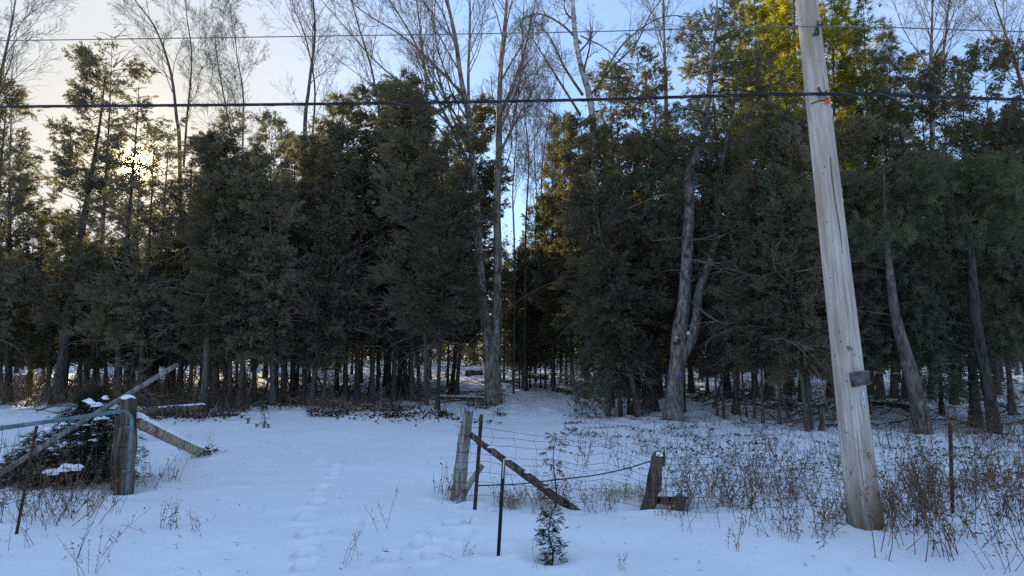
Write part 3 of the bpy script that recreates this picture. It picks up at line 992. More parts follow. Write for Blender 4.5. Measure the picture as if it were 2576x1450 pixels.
# small bare trees among and behind the evergreens
BARE = [("thin bare tree leaning left against the bright sky right of the sun", 29, [[(455, 1000), (452, 400), (444, 296), (429, 181), (392, 74), (340, 0), (310, -60)], [(462, 420), (470, 300), (478, 222), (482, 130), (470, 40), (465, -60)]], .09),
        ("slender pale bare tree, right stem of the close pair left of the cedar clump", 27, [[(612, 980), (611, 600), (610, 414), (612, 240), (597, 148), (590, 60)]], .06),
        ("slender pale bare tree, left stem of the close pair beneath the upper wire", 27.5, [[(596, 980), (597, 600), (592, 407), (566, 259), (545, 137), (540, 80)]], .055),
        ("bare tree with fanned upright branches crossing both wires left of the ash", 29, [[(766, 1000), (766, 370), (777, 222), (792, 92), (788, 0), (780, -90)], [(780, 400), (785, 351), (792, 222), (770, 100), (740, 20), (720, -60)]], .10),
        ("pale bare trunk rising behind the cedar clump, left of the ash", 26, [[(1076, 1000), (1075, 444), (1073, 237), (1060, 100), (1040, -60)]], .10),
        ("bare tree fanning into the sky just above the cedar clump", 28, [[(950, 1000), (960, 400), (940, 200), (900, 60), (870, -60)]], .08),
        ("bare tree at the top left corner with branches entering the frame", 22, [[(-60, 1000), (-50, 500), (-10, 250), (25, 80), (50, -60)]], .10),
        ("thin bare sapling in the sky gap right of the ash", 30, [[(1320, 960), (1322, 600), (1330, 400), (1318, 250), (1330, 100)]], .05),
        ("thin bare sapling in the sky gap, nearest the hemlock", 31, [[(1372, 960), (1370, 600), (1362, 450), (1380, 300), (1400, 180)]], .05),
        ("wiry bare sapling nearest the ash in the sky gap", 28, [[(1292, 965), (1294, 640), (1290, 480), (1300, 330), (1296, 200)]], .045),
        ("bare sapling in the middle of the sky gap behind the other saplings", 34, [[(1348, 955), (1346, 640), (1350, 500), (1344, 380), (1352, 260)]], .05),
        ("pale bare trunk above the pointed cedars, behind the upper wire", 27, [[(1680, 1000), (1676, 300), (1672, 150), (1668, 0), (1664, -120)]], .11),
        ("pale bare tree with many limbs against the blue sky right of the pole", 25, [[(2345, 1000), (2345, 300), (2342, 150), (2345, 20), (2340, -120)], [(2350, 260), (2375, 120), (2385, 20), (2400, -80)]], .11),
        ("bare tree arching its branches across the sky at the top right corner", 24, [[(2600, 1000), (2610, 400), (2560, 180), (2520, 60), (2480, -60)], [(2605, 300), (2640, 120), (2700, -50)]], .10)]
for i, (lb, y, stems, r) in enumerate(BARE):
    st = []
    for k, pix in enumerate(stems):
        pts = stem_pts(pix, y)
        if k == 0:
            pts[0].z = gz(pts[0].x, y) - .1
        st.append((pts, list(np.linspace(r if k == 0 else r * .55, .010, len(pix)))))
    bare_tree("bare_tree", lb, st, [(k, (24 if 'sky gap' in lb else 15) if k == 0 else 11, .40 if k == 0 else .1, .97, 2.7 if r > .07 else 1.9, .5, (0, 0, 0)) for k in range(len(stems))], 60 + i,
              'ashbark' if i in (1, 2, 4, 11, 12) else 'greybark', kids=(7, 6, 4), minr=0.0035, up=0.06)

# the forked pine
yp = on_ground(1692, 1053).y
f0 = on_ground(1692, 1056); f0.z -= 0.1
pl = [f0, at(1698, 970, yp), at(1704, 907, yp), at(1708, 845, yp), at(1721, 761, yp), at(1727, 678, yp), at(1731, 595, yp), at(1735, 512, yp), at(1734, 444, yp), at(1754, 392, yp), at(1772, 325, yp), at(1785, 220, yp), at(1800, 80, yp), at(1805, -30, yp)]
pr_ = [at(1704, 930, yp), at(1722, 885, yp), at(1740, 850, yp), at(1752, 803, yp), at(1758, 741, yp), at(1775, 686, yp), at(1796, 628, yp), at(1806, 553, yp), at(1810, 440, yp), at(1840, 300, yp), at(1860, 160, yp)]
o = empty("forked_pine_tree", f0)
tag(o, "big grey pine whose trunk forks low into two stems, sawn limb stub on its left", "tree")


def own_trunk(parent, pts, rad, material, sides=14):
    mb = MB()
    c = curve(pts, len(pts) * 4) - np.array(parent.location)
    mb.tube(c, np.interp(np.linspace(0, 1, len(c)), np.linspace(0, 1, len(rad)), rad), sides, jag=.10)
    mb.build("trunk", material, parent)
    return c


PXM = yp / FPX
cl = own_trunk(o, pl, [27 * PXM, 20 * PXM, 18.5 * PXM, 19 * PXM, 16 * PXM, 15 * PXM, 14 * PXM, 13 * PXM, 12 * PXM, 11.5 * PXM, 9.5 * PXM, 6 * PXM, 3.5 * PXM, 1 * PXM], 'pinebark')
cr = own_trunk(o, pr_, [12 * PXM, 15 * PXM, 14 * PXM, 12.5 * PXM, 12 * PXM, 11 * PXM, 10 * PXM, 8 * PXM, 6 * PXM, 5 * PXM, 1.5 * PXM], 'pinebark')


def pine_crown(parent, cs, rng, nb, tlo, lens, droop, size, material='pine', per_m=17, bias=(0, 0, 0)):
    mb, tw = MB(), MB()
    P, D = [], []
    for c in cs:
        for _ in range(nb):
            t = tlo + (1 - tlo) * rng.random()
            q = c[int(t * (len(c) - 1))]
            bz = np.array(bias) * (1.0 if t < .74 else 0.0)
            az = rng.random() * 6.28
            out = unit(np.array([math.cos(az), math.sin(az), 0]) + bz)
            ln = lens * rng.uniform(.5, 1.2) * (1.1 - .6 * max(0, t - .5) * 2)
            s = np.linspace(0, 1, 7)
            pts = q + out * (ln * s)[:, None] + np.array([0, 0, 1]) * (ln * (rng.uniform(.1, .45) * s - droop * s * s))[:, None] + rng.normal(0, .05, (7, 3)) * s[:, None]
            tw.tube(pts, np.linspace(.022, .003, 7), 4, cap=False)
            mcount = int(per_m * ln * 2)
            tt = .25 + .75 * rng.random(mcount)
            b_ = np.stack([np.interp(tt, s, pts[:, k]) for k in range(3)], 1) + rng.normal(0, .22, (mcount, 3))
            P.append(b_)
            D.append(out + rng.normal(0, .5, (mcount, 3)) + np.array([0, 0, .1]))
    pine_tufts(mb, rng, np.concatenate(P), np.concatenate(D), size)
    mb.build("crown", material, parent, False)
    tag(tw.build("limb", 'darkbark', parent), kind='stuff')


pine_crown(o, [cl, cr], np.random.default_rng(71), 40, .50, 2.5, .45, .18, bias=(0, .9, 0))
# sawn stub, snow on it, knots, blue paint mark, bare side limbs
mb = MB()
q = local(at(1700, 858, yp - .22), f0)
mb.tube([q + np.array((.1, .12, -.02)), q, q + np.array((-.06, -.16, .03))], [.11, .085, .08], 10)
st = mb.build("limb_stub", 'greybark', o)
mb = MB()
a_ = np.linspace(0, 6.28, 9)[:-1]
q2 = q + np.array((-.065, -.175, .03))
mb.tube([q2, q2 + np.array((-.002, -.006, .001))], [.062, .05], 12)
tag(mb.build("sawn_face", 'logwood', st))


def snow_blob(mb, c, r, rng, sides=9, flat=.5):
    """a lump of lying snow"""
    c = np.array(c, float)
    rings = [(1.0, 0.0), (.95, .35), (.7, .75), (.3, 1.0)]
    V = []
    ph = rng.random(3) * 6.28
    for rr, h in rings:
        for k in range(sides):
            a = k / sides * 6.28
            w = rr * (1 + .18 * math.sin(2 * a + ph[0]) + .12 * math.sin(3 * a + ph[1]))
            V.append(c + np.array((r[0] * w * math.cos(a), r[1] * w * math.sin(a), r[2] * h)))
    V.append(c + np.array((0, 0, r[2] * 1.05)))
    q = [(i * sides + k, i * sides + (k + 1) % sides, (i + 1) * sides + (k + 1) % sides, (i + 1) * sides + k) for i in range(3) for k in range(sides)]
    t = [(3 * sides + k, 3 * sides + (k + 1) % sides, 4 * sides) for k in range(sides)]
    mb.add(V, q, t)


rs = np.random.default_rng(5)
mb = MB(); snow_blob(mb, q + np.array((-.02, -.06, .07)), (.09, .12, .05), rs); mb.build("snow_cap", 'snow', o)
mb = MB(); snow_blob(mb, local(at(1730, 842, yp), f0), (.10, .12, .10), rs); mb.build("snow_cap", 'snow', o)
for (u, v, w) in ((1727, 748, 6), (1726, 645, 6), (1738, 595, 7), (1733, 508, 8)):
    mb = MB()
    q = local(at(u, v, yp - .15), f0)
    mb.tube([q + np.array((0, .1, 0)), q, q + np.array((0, -.07, 0))], [.08, .06, .045], 9)
    mb.build("knot", 'greybark', o)
mb = MB()
q = local(at(1706, 950, yp - 22 * PXM - .012), f0)
mb.tube([q, q + np.array((.0, -.01, .0))], [.055, .045], 8, jag=.7)
mb.build("paint_mark", 'bluepaint', o)
rl = np.random.default_rng(9)
for pts in ([(1722, 598), (1700, 600), (1672, 604), (1640, 606)], [(1745, 655), (1790, 662), (1835, 662)], [(1735, 755), (1790, 800), (1850, 825), (1900, 825)], [(1715, 500), (1680, 490), (1640, 500), (1580, 525)],
            [(1738, 605), (1775, 600), (1800, 590)]):
    mb = MB()
    pp = curve([local(at(u, v, yp - .5 * i), f0) for i, (u, v) in enumerate(pts)], 9)
    mb.tube(pp, np.linspace(.035, .008, 9), 5, jag=.2)
    for k in range(4):
        grow(mb, rl, pp[3 + k], rl.normal(0, 1, 3) + np.array((0, 0, .3)), .5, .008, 2, .05)
    mb.build("bare_limb", 'deadtwig', o)

# leaning grey pines at the right
for i, (pix, r0, r1, lb) in enumerate([([(2324, 1092), (2316, 1050), (2304, 992), (2290, 935), (2277, 885), (2255, 805), (2240, 700), (2230, 600), (2226, 500), (2226, 420)], 20, 6, "stout grey trunk leaning left, second big trunk right of the utility pole"),
                                       ([(2504, 1092), (2492, 1010), (2477, 938), (2455, 805), (2442, 640), (2438, 520), (2440, 420)], 14, 5, "dark grey trunk curving up to the left near the right edge")]):
    fb = on_ground(*pix[0]); fb.z -= .1
    pts = [fb] + [at(u, v, fb.y + .02 * k) for k, (u, v) in enumerate(pix[1:])]
    o = empty("pine_tree", fb)
    tag(o, lb, "tree")
    pm = fb.y / FPX
    c = own_trunk(o, pts, list(np.array([1.25 * r0, r0, r0 * .92] + list(np.linspace(r0 * .88, r1 * .4, len(pix) - 3))) * pm), 'greybark' if i == 0 else 'darkbark')
    pine_crown(o, [c], np.random.default_rng(75 + i), 66, .40, 2.4, .4, .18, per_m=17, bias=(0, 1.1, 0))

# a snow-laden hemlock deep at the right
p = on_ground(2370, 1052)
o = plant(HEMLOCKS[0], p.x, p.y, 6.5, "hemlock_tree", "low hemlock with snow lying on its layered boughs, behind the leaning grey trunk", None, .95, .16)
inv = o.rotation_euler.to_matrix().inverted()
for k in range(70):
    mb = MB()
    u, v = random.uniform(2200, 2490), 800 + 150 * random.random()
    w = at(u, v, p.y - random.uniform(.6, 1.7)) - o.location
    w = inv @ w
    snow_blob(mb, w, (random.uniform(.07, .22), random.uniform(.05, .12), random.uniform(.02, .04)), rs, 7)
    mb.build("snow_clump", 'snow', o)

# ------------------------------------------------------------------ utility pole
pb = on_ground(2177, 1318)
YP = pb.y
top = at(2029, 0, YP)
axis_d = (top - pb).normalized()
o = empty("utility_pole", pb - axis_d * .12)
yv = (Vector((0, 1, 0)) - axis_d * axis_d.y).normalized()
xv = yv.cross(axis_d)
o.rotation_euler = Matrix((xv, yv, axis_d)).transposed().to_euler()
tag(o, "tall weathered silver-grey wooden utility pole leaning left at the right of the fence", "utility pole")
Lz = 9.6
hs = np.concatenate([np.linspace(0, .5, 8), np.linspace(.6, Lz, 40)])
k = YP / FPX / 2
prof = np.interp(hs, [0, .10, .25, .5, 1.0, 2.6, 5.4, 7.4, Lz], [93 * k, 87 * k, 81 * k, 77 * k, 74.5 * k, 67.5 * k, 54 * k, 48 * k, 43 * k])
mb = MB()
sides = 40
V = []
ph = np.random.default_rng(3).random(sides)
for i, h in enumerate(hs):
    for j in range(sides):
        a = j / sides * 2 * math.pi
        crack = 0
        for ca, cw, lo, hi, dp in ((4.35, .05, 1.6, 8.5, .012), (4.9, .05, 0, 5.0, .010), (4.0, .05, 0, 3.4, .008), (5.3, .06, 2, 6, .010), (3.5, .06, 1, 9, .008), (4.65, .05, .0, 1.6, .014)):
            if lo <= h <= hi and abs(a - ca - .03 * math.sin(h * 1.3)) < .08:
                crack += dp * .6
        ragged = 1 + (.05 * math.sin(a * 5 + 1) + .04 * math.sin(a * 9)) * math.exp(-h / .2)
        r = prof[i] * ragged * (1 + .006 * math.sin(3 * a + h) + .004 * (ph[j] - .5)) - crack
        V.append((r * math.cos(a), r * math.sin(a), h))
q = [(i * sides + j, i * sides + (j + 1) % sides, (i + 1) * sides + (j + 1) % sides, (i + 1) * sides + j) for i in range(len(hs) - 1) for j in range(sides)]
V.append((0, 0, Lz + .02))
mb.add(V, q, [((len(hs) - 1) * sides + j, (len(hs) - 1) * sides + (j + 1) % sides, len(V) - 1) for j in range(sides)])
mb.build("shaft", 'pole', o)
PINV = o.matrix_basis.inverted() if False else (Matrix.Translation(o.location) @ o.rotation_euler.to_matrix().to_4x4()).inverted()


def pole_pt(u, v, off=0.0):
    """a point on the pole's camera-side surface, in the pole's own frame"""
    y = YP - .2
    for _ in range(6):
        w = at(u, v, y)
        lp = PINV @ w
        r = np.interp(lp.z, hs, prof) + off
        dy = math.sqrt(max(r * r - lp.x ** 2, 0.0004)) if abs(lp.x) < r else 0.02
        y -= (lp.y + dy) * .9
    return np.array(PINV @ at(u, v, y))


# knots
rk = np.random.default_rng(8)
for (u, v) in ((2117, 478), (2120, 505), (2190, 1198), (2195, 1090), (2100, 300), (2150, 890), (2060, 150), (2172, 1130), (2090, 600), (2145, 740)):
    q = pole_pt(u, v)
    mb = MB()
    nrm = unit(np.array((q[0], q[1], 0)))
    mb.tube([q - nrm * .02, q + nrm * .004, q + nrm * .007], [.03, .022, .010], 9, jag=.3)
    mb.build("knot", 'pole', o)
for (u, v) in ((2115, 860), (2112, 835), (2185, 905), (2088, 700), (2130, 960), (2168, 850), (2080, 560), (2118, 930), (2140, 640), (2075, 420)):
    q = pole_pt(u, v)
    mb = MB()
    nrm = unit(np.array((q[0], q[1], 0)))
    mb.tube([q - nrm * .01, q + nrm * .006], [.007, .006], 6)
    mb.build("nail", 'rust', o)
# dark split running down the right side
mb = MB()
mb.tube([pole_pt(u, v, .001) for u, v in ((2089, 395), (2092, 440), (2100, 500), (2112, 570), (2120, 640))], [.003, .005, .005, .004, .002], 6)
mb.build("split", 'darkwood', o)
# board
qa = pole_pt(2150, 953, .012)
rotb = Matrix.Rotation(R(-4.5), 4, 'Y')
mb = MB()
cb = np.array(PINV @ at(2164, 953, YP - .2))
mb.box(cb, (.198, .022, .146), rotb)
bd = mb.build("wooden_board", 'board', o, False)
mb = MB(); mb.box(cb + np.array((-.002, -.013, .060)), (.195, .012, .020), rotb); mb.build("board_edge", 'board', bd, False)
mb = MB(); mb.box(cb + np.array((.005, -.013, -.062)), (.195, .010, .015), rotb); mb.build("board_edge", 'board', bd, False)
# number plates
for (u, v, w, h, dots) in ((2171.5, 992, .026, .066, 0), (2172.6, 1014, .034, .112, 1)):
    q = pole_pt(u, v, .008)
    nrm = unit(np.array((q[0], q[1], 0)))
    rz = Matrix.Rotation(math.atan2(nrm[1], nrm[0]) + R(90), 4, 'Z')
    mb = MB(); mb.box(q, (w, .004, h), rz)
    pl_ = mb.build("number_plate", 'plate', o, False)
    if dots:
        tx = np.array(rz.to_3x3() @ Vector((1, 0, 0)))
        for s in (-1, 1):
            mb = MB(); qq = q + nrm * .004 + np.array((0, 0, s * .046)); mb.tube([qq - nrm * .004, qq + nrm * .004], [.006, .005], 8); mb.build("nail", 'ink', pl_)
        for kk in range(4):
            zc = -.030 + kk * .020
            mb = MB()
            mb.box(q + nrm * .0035 + np.array((0, 0, zc + .005)), (.014, .002, .003), rz)
            mb.box(q + nrm * .0035 + tx * .005 + np.array((0, 0, zc)), (.003, .002, .012), rz)
            if kk % 2:
                mb.box(q + nrm * .0035 + np.array((0, 0, zc - .005)), (.014, .002, .003), rz)
            mb.build("digit", 'ink', pl_, False)
# upper bracket
q = pole_pt(2052, 75, .01)
mb = MB()
for a, b_ in (((-.03, -.01, -.06), (.03, -.03, .045)), ((.02, -.01, -.06), (.01, -.04, .01)), ((-.01, -.03, .0), (.055, -.05, .035)), ((-.035, 0, -.06), (.02, 0, -.055)), ((.01, -.03, .02), (.02, -.03, .08))):
    mb.tube([q + np.array(a), q + np.array(b_)], .011, 6, start_cap=True)
mb.build("wire_bracket", 'bracket', o)
wire_q = o.location + o.rotation_euler.to_matrix() @ Vector(q + np.array((0, -.045, .012)))
# lower clamp, bent strap, orange tag
q = pole_pt(2066, 243, .01)
mb = MB()
mb.tube([q + np.array((-.02, 0, .10)), q + np.array((-.012, -.01, .05)), q + np.array((.01, -.03, .02))], .011, 6, start_cap=True)
mb.tube([q + np.array((-.05, -.02, .012)), q + np.array((.06, -.04, .016))], .016, 6, start_cap=True)
mb.tube([q + np.array((.0, -.03, .01)), q + np.array((.05, -.05, .05))], .007, 6, start_cap=True)
mb.build("cable_clamp", 'bracket', o)
cable_q = o.location + o.rotation_euler.to_matrix() @ Vector(q + np.array((0, -.06, 0)))
mb = MB()
q3 = np.array(PINV @ at(2081, 254, YP - .15))
mb.box(q3, (.040, .010, .062), Matrix.Rotation(R(3), 4, 'Y'))
mb.box(q3 + np.array((-.012, -.008, -.01)), (.014, .006, .05))
mb.build("orange_tag", 'orange', o, False)
# guy strap round the pole under the cable
mb = MB()
mb.tube([pole_pt(u, v, .004) for u, v in ((2040, 262), (2050, 258), (2062, 254), (2074, 253))], .007, 5)
mb.build("strap", 'rust', o)

# wires
def wire_line(name, material, lpx, mid, rpx, rad, label, lash=False):
    mb = MB()
    mid = np.array(mid)
    pl3 = [np.array(at(u, v, y)) for u, v, y in lpx]
    pr3 = [np.array(at(u, v, y)) for u, v, y in rpx]
    pts = curve(pl3 + [mid] + pr3, 160)
    org = mid.copy()
    w = empty(name, org)
    tag(w, label, "cable" if lash else "wire")
    mb.tube(pts - org, rad, 7)
    mb.build("conductor" if not lash else "cable_sheath", material, w)
    if lash:
        d = np.linalg.norm(np.diff(pts, axis=0), axis=1)
        s = np.concatenate([[0], np.cumsum(d)])
        ss = np.arange(0, s[-1], .03)
        P = np.stack([np.interp(ss, s, pts[:, i]) for i in range(3)], 1) - org
        ph = ss * 2 * math.pi / .42
        P = P + np.stack([0 * ph, np.cos(ph) * (rad + .003), np.sin(ph) * (rad + .003)], 1)
        m2 = MB(); m2.tube(P, .0028, 4); m2.build("lashing_wire", 'wire', w)
        m3 = MB(); m3.tube(pts - org + np.array((0, 0, rad + .004)), .0045, 6); m3.build("messenger_wire", 'blacksteel', w)
    return w


wire_line("overhead_wire", 'wire', [(-1500, 128, 9.6), (-700, 113, 9.1), (0, 103, 8.7), (700, 93, 8.3), (1400, 82, 8.0)], wire_q, [(2576, 80, 7.7), (3300, 92, 7.7), (4200, 120, 7.9)], .0065,
          "thin grey overhead wire, the upper of the two lines across the sky")
wire_line("telephone_cable", 'cable', [(-1500, 290, 9.8), (-700, 280, 9.2), (0, 270, 8.7), (700, 264, 8.3), (1400, 254, 8.0)], cable_q, [(2576, 252, 7.8), (3300, 268, 7.8), (4200, 300, 7.9)], .0140,
          "thick black lashed telephone cable, the lower of the two lines", True)


# ------------------------------------------------------------------ fence in the middle
def rough_post(mb, a, b_, r0, r1, rng, sides=14, jag=.16, rag=.06):
    """weathered split post: grooved sides and a ragged top"""
    a, b_ = np.array(a, float), np.array(b_, float)
    t = np.linspace(0, 1, 14)
    d = unit(b_ - a)
    s = unit(np.cross(d, np.array([0.2, 1, 0.1]))); w = np.cross(d, s)
    groove = 1 + jag * (rng.random(sides) - .5) * 1.6
    topj = rag * (rng.random(sides) - .35) * np.linalg.norm(b_ - a)
    ph = rng.random(4) * 6.28
    V = []
    for i, tt in enumerate(t):
        r = (r0 + (r1 - r0) * tt) * (1 + .07 * math.sin(tt * 9 + ph[0]) + .05 * math.sin(tt * 17 + ph[1]))
        off = s * .012 * math.sin(tt * 6 + ph[2]) + w * .012 * math.sin(tt * 5 + ph[3])
        for k in range(sides):
            an = k / sides * 6.28318
            p = a + (b_ - a) * tt + off + (s * math.cos(an) + w * math.sin(an)) * r * groove[k] * (1 + .05 * (rng.random() - .5))
            if i == len(t) - 1:
                p = p + d * topj[k]
            V.append(p)
    n_ = len(t)
    q = [(i * sides + k, i * sides + (k + 1) % sides, (i + 1) * sides + (k + 1) % sides, (i + 1) * sides + k) for i in range(n_ - 1) for k in range(sides)]
    V.append(a + (b_ - a) * .99)
    tr = [((n_ - 1) * sides + k, (n_ - 1) * sides + (k + 1) % sides, len(V) - 1) for k in range(sides)]
    mb.add(V, q, tr)


def t_post(mb, a, b_, w=.035):
    """steel T section with studs"""
    a, b_ = np.array(a, float), np.array(b_, float)
    d = unit(b_ - a)
    s = unit(np.cross(d, np.array([0, 1, 0])))
    f = np.cross(s, d)
    t = .006

    def slab(c0, u_, uw, v_, vw):
        V = [c + u_ * uw * i + v_ * vw * j for c in (c0, c0 + (b_ - a)) for i, j in ((-1, -1), (1, -1), (1, 1), (-1, 1))]
        mb.add(V, [(0, 1, 5, 4), (1, 2, 6, 5), (2, 3, 7, 6), (3, 0, 4, 7), (0, 3, 2, 1), (4, 5, 6, 7)])
    slab(a, s, w / 2, f, t / 2)
    slab(a + f * (w * .45), s, t / 2, f, w * .36)
    L = np.linalg.norm(b_ - a)
    for k in np.arange(.1, L, .055):
        c0 = a + d * k - f * (t * .5 + .004)
        V = [c0 + s * i * .006 + f * j * .005 + d * kk * .009 for kk in (-1, 1) for i, j in ((-1, -1), (1, -1), (1, 1), (-1, 1))]
        mb.add(V, [(0, 1, 5, 4), (1, 2, 6, 5), (2, 3, 7, 6), (3, 0, 4, 7), (0, 3, 2, 1), (4, 5, 6, 7)])


rf = np.random.default_rng(21)
fA = on_ground(1147, 1252)
fence = empty("wire_fence", fA)
tag(fence, "sagging rusty page-wire fence with old wooden posts right of the snowy lane", "fence")
FO = np.array(fA)
mb = MB()
a = np.array(fA) - FO - np.array((0, 0, .15))
b3 = local(at(1178, 1040, fA.y), FO)
rough_post(mb, a, b3, .098, .058, rf, 18, .38, .10)
post = mb.build("wooden_post", 'oldwood', fence, False)
post['label'] = "silvery split post at the lane end of the fence"
for t_ in (.25, .45, .62, .78):
    mb = MB()
    c = a + (b3 - a) * t_
    r = .098 + (-.036) * t_
    an = np.linspace(0, 6.5, 18)
    mb.tube(np.stack([c[0] + np.cos(an) * r, c[1] + np.sin(an) * r, c[2] + .01 * np.sin(an)], 1), .004, 4)
    mb.build("wire_loop", 'fencewire', post)
p3 = on_ground(1624, 1288)
a = local(p3, FO) - np.array((.02, 0, .15)); b3 = local(at(1657, 1147, p3.y), FO)
mb = MB(); rough_post(mb, a, b3, .080, .066, rf, 14, .30, .12)
post = mb.build("wooden_post", 'darkwood', fence, False)
post['label'] = "short dark post leaning right with snow on its broken top"
mb = MB(); mb.tube([b3 + np.array((.045, 0, -.12)), b3 + np.array((.06, 0, .0)), b3 + np.array((.07, 0, .085))], [.03, .022, .004], 6); mb.build("splinter", 'darkwood', post)
mb = MB(); snow_blob(mb, b3 + np.array((-.01, 0, .0)), (.06, .06, .045), rs); mb.build("snow_cap", 'snow', post)
for (ub, vb, ut, vt, mt) in ((1192, 1282, 1211, 1043, 'rust'), (2396, 1300, 2390, 1066, 'rust')):
    g_ = on_ground(ub, vb)
    mb = MB(); t_post(mb, local(g_, FO) - np.array((0, 0, .15)), local(at(ut, vt, g_.y), FO), .045)
    mb.build("steel_post", mt, fence, False)
g_ = on_ground(1458, 1284)
mb = MB()
rail = curve([local(at(1183, 1092, fA.y - .1), FO), local(at(1215, 1120, fA.y - .14), FO), local(at(1290, 1172, fA.y - .3), FO), local(at(1385, 1240, fA.y - .55), FO), local(g_, FO) + np.array((0, 0, -.03))], 16)
mb.tube(rail, np.linspace(.036, .055, 16), 9, jag=.35, start_cap=True)
br = mb.build("brace_rail", 'darkwood', fence)
mb = MB()
for i in range(5, 13, 2):
    snow_blob(mb, rail[i] + np.array((0, 0, .04)), (.07, .03, .025), rs, 7)
mb.build("snow_line", 'snow', br)
mb = MB()
mb.tube([local(on_ground(1148, 1268), FO) + np.array((0, 0, -.05)), local(at(1180, 1218, fA.y - .35), FO), local(at(1214, 1170, fA.y - .3), FO)], [.035, .04, .035], 8, jag=.25)
mb.build("leaning_stick", 'oldwood', fence)

# page wire: strands with kinks, stays between them
xs = np.concatenate([np.linspace(fA.x, p3.x, 60), np.linspace(p3.x + .03, 7.6, 90)])
NS = 8


def fence_y(x):
    return np.interp(x, [fA.x, p3.x, 4.6, 7.6], [fA.y - .12, p3.y - .10, 8.35, 8.5])


def strand_z(x, k):
    s = k / (NS - 1)
    topz = np.interp(x, [fA.x, -.2, .5, 1.1, p3.x, 2.5, 4.5, 7.6], [.95, .93, .90, .82, .66, .62, .60, .75])
    z = .06 + (topz - .06) * (s ** .85)
    z = z - .05 * np.sin(np.clip((x - fA.x) / (p3.x - fA.x), 0, 1) * math.pi) * s * (1 + .6 * math.sin(k * 2.1))
    return z + .018 * (vnoise(x * 3.3 + k * 7, x * 0 + k, 31) - .5) * 2


for k in range(NS):
    z = strand_z(xs, k)
    y = fence_y(xs) + .03 * (vnoise(xs * 2 + 9 * k, xs * 0, 32) - .5)
    gzv = ground_np(xs, y)
    P = np.stack([xs, y, z + gzv * .6], 1) - FO
    mb = MB(); mb.tube(P, .0023, 4); mb.build("wire_strand", 'fencewire', fence)
for x0 in np.arange(fA.x + .2, 7.4, .27):
    kk = np.arange(NS)
    xx = x0 + .025 * rf.normal(0, 1, NS) + .05 * math.sin(x0 * 3) * kk / NS
    P = []
    for k in kk:
        xk = np.array([xx[k]])
        yk = fence_y(xk)
        P.append((xk[0], yk[0], strand_z(xk, k)[0] + ground_np(xk, yk)[0] * .6))
    mb = MB(); mb.tube(np.array(P) - FO, .0019, 4); mb.build("wire_stay", 'fencewire', fence)
# twisted tension wire
P = curve([local(at(1200, 1223, 8.6), FO), local(at(1300, 1219, 8.55), FO), local(at(1400, 1208, 8.5), FO), local(at(1500, 1196, 8.42), FO), local(at(1575, 1180, 8.35), FO), local(at(1640, 1160, 8.2), FO)], 60)
mb = MB(); mb.tube(P, .0055, 5); mb.tube(P + np.array((0, .004, .006)), .004, 4); mb.build("tension_wire", 'fencewire', fence)

# bare black T-post in front of the fence
g_ = on_ground(1251, 1398)
o = empty("steel_post", g_)
tag(o, "bare black steel T-post standing alone in the snow in front of the fence", "post")
mb = MB(); t_post(mb, (0, 0, -.15), local(at(1267, 1158, g_.y), g_), .034); mb.build("post_shaft", 'blacksteel', o, False)
mb = MB(); bb = local(at(1266, 1180, g_.y - .01), g_); mb.box(bb, (.014, .01, .18), Matrix.Rotation(R(4), 4, 'Y')); mb.build("zinc_clip", 'zinc', o, False)

# ------------------------------------------------------------------ gate side, left
gp = on_ground(317, 1236)
o = empty("gate_post", gp)
tag(o, "stout weathered gate post with snow on its top at the left of the lane", "post")
mb = MB(); rough_post(mb, (-.01, 0, -.2), local(at(321, 1004, gp.y), gp), .135, .105, rf, 16, .2, .03)
gpo = mb.build("post_shaft", 'darkwood', o, False)
mb = MB(); tp = local(at(321, 1004, gp.y), gp); snow_blob(mb, tp, (.095, .09, .055), rs, 10); mb.build("snow_cap", 'snow', o)
mb = MB(); rough_post(mb, local(at(294, 1240, gp.y + .15), gp) - np.array((0, 0, .1)), local(at(300, 1045, gp.y + .15), gp), .07, .06, rf, 10, .3, .05); mb.build("split_half", 'darkwood', o, False)
for t_ in (.30, .52, .75):
    mb = MB(); an = np.linspace(0, 6.5, 18); c = np.array(tp) * t_
    mb.tube(np.stack([c[0] + np.cos(an) * .14, c[1] + np.sin(an) * .14, c[2] + .012 * np.sin(an)], 1), .004, 4); mb.build("wire_loop", 'fencewire', o)

yt = gp.y - .19
ga = at(322, 1245, yt - .05)
GZ = 1.06
o = empty("tube_gate", (ga.x, ga.y, 0))
tag(o, "blue-grey tubular farm gate with wire mesh, hung open on the weathered gate post", "gate")
GO = np.array((ga.x, ga.y, 0))
corner = at(331, 1055, yt)
pts = [local(at(318, 1248, yt), GO), local(at(326, 1150, yt), GO), local(at(331, 1075, yt), GO), local(at(329, 1050, yt), GO), local(at(318, 1038, yt - .03), GO), local(at(300, 1036, yt - .1), GO)]
far = at(0, 1078, 7.75)
d_ = np.array(far) - np.array(at(300, 1036, yt - .1))
pts += [local(np.array(at(300, 1036, yt - .1)) + d_ * f, GO) for f in (.33, .66, 1.0, 1.35, 1.7)]
mb = MB(); P = curve(pts, 60); mb.tube(P, .0245, 12, start_cap=True); mb.build("frame_tube", 'teal', o)
for (u, v) in ((328, 1075), (322, 1186)):
    mb = MB(); c = local(at(u, v, yt), GO); mb.tube([c - np.array((.0, 0, .018)), c + np.array((0, 0, .018))], .033, 12, start_cap=True)
    mb.box(c + np.array((-.05, .03, 0)), (.09, .02, .03)); mb.build("hinge", 'teal', o)
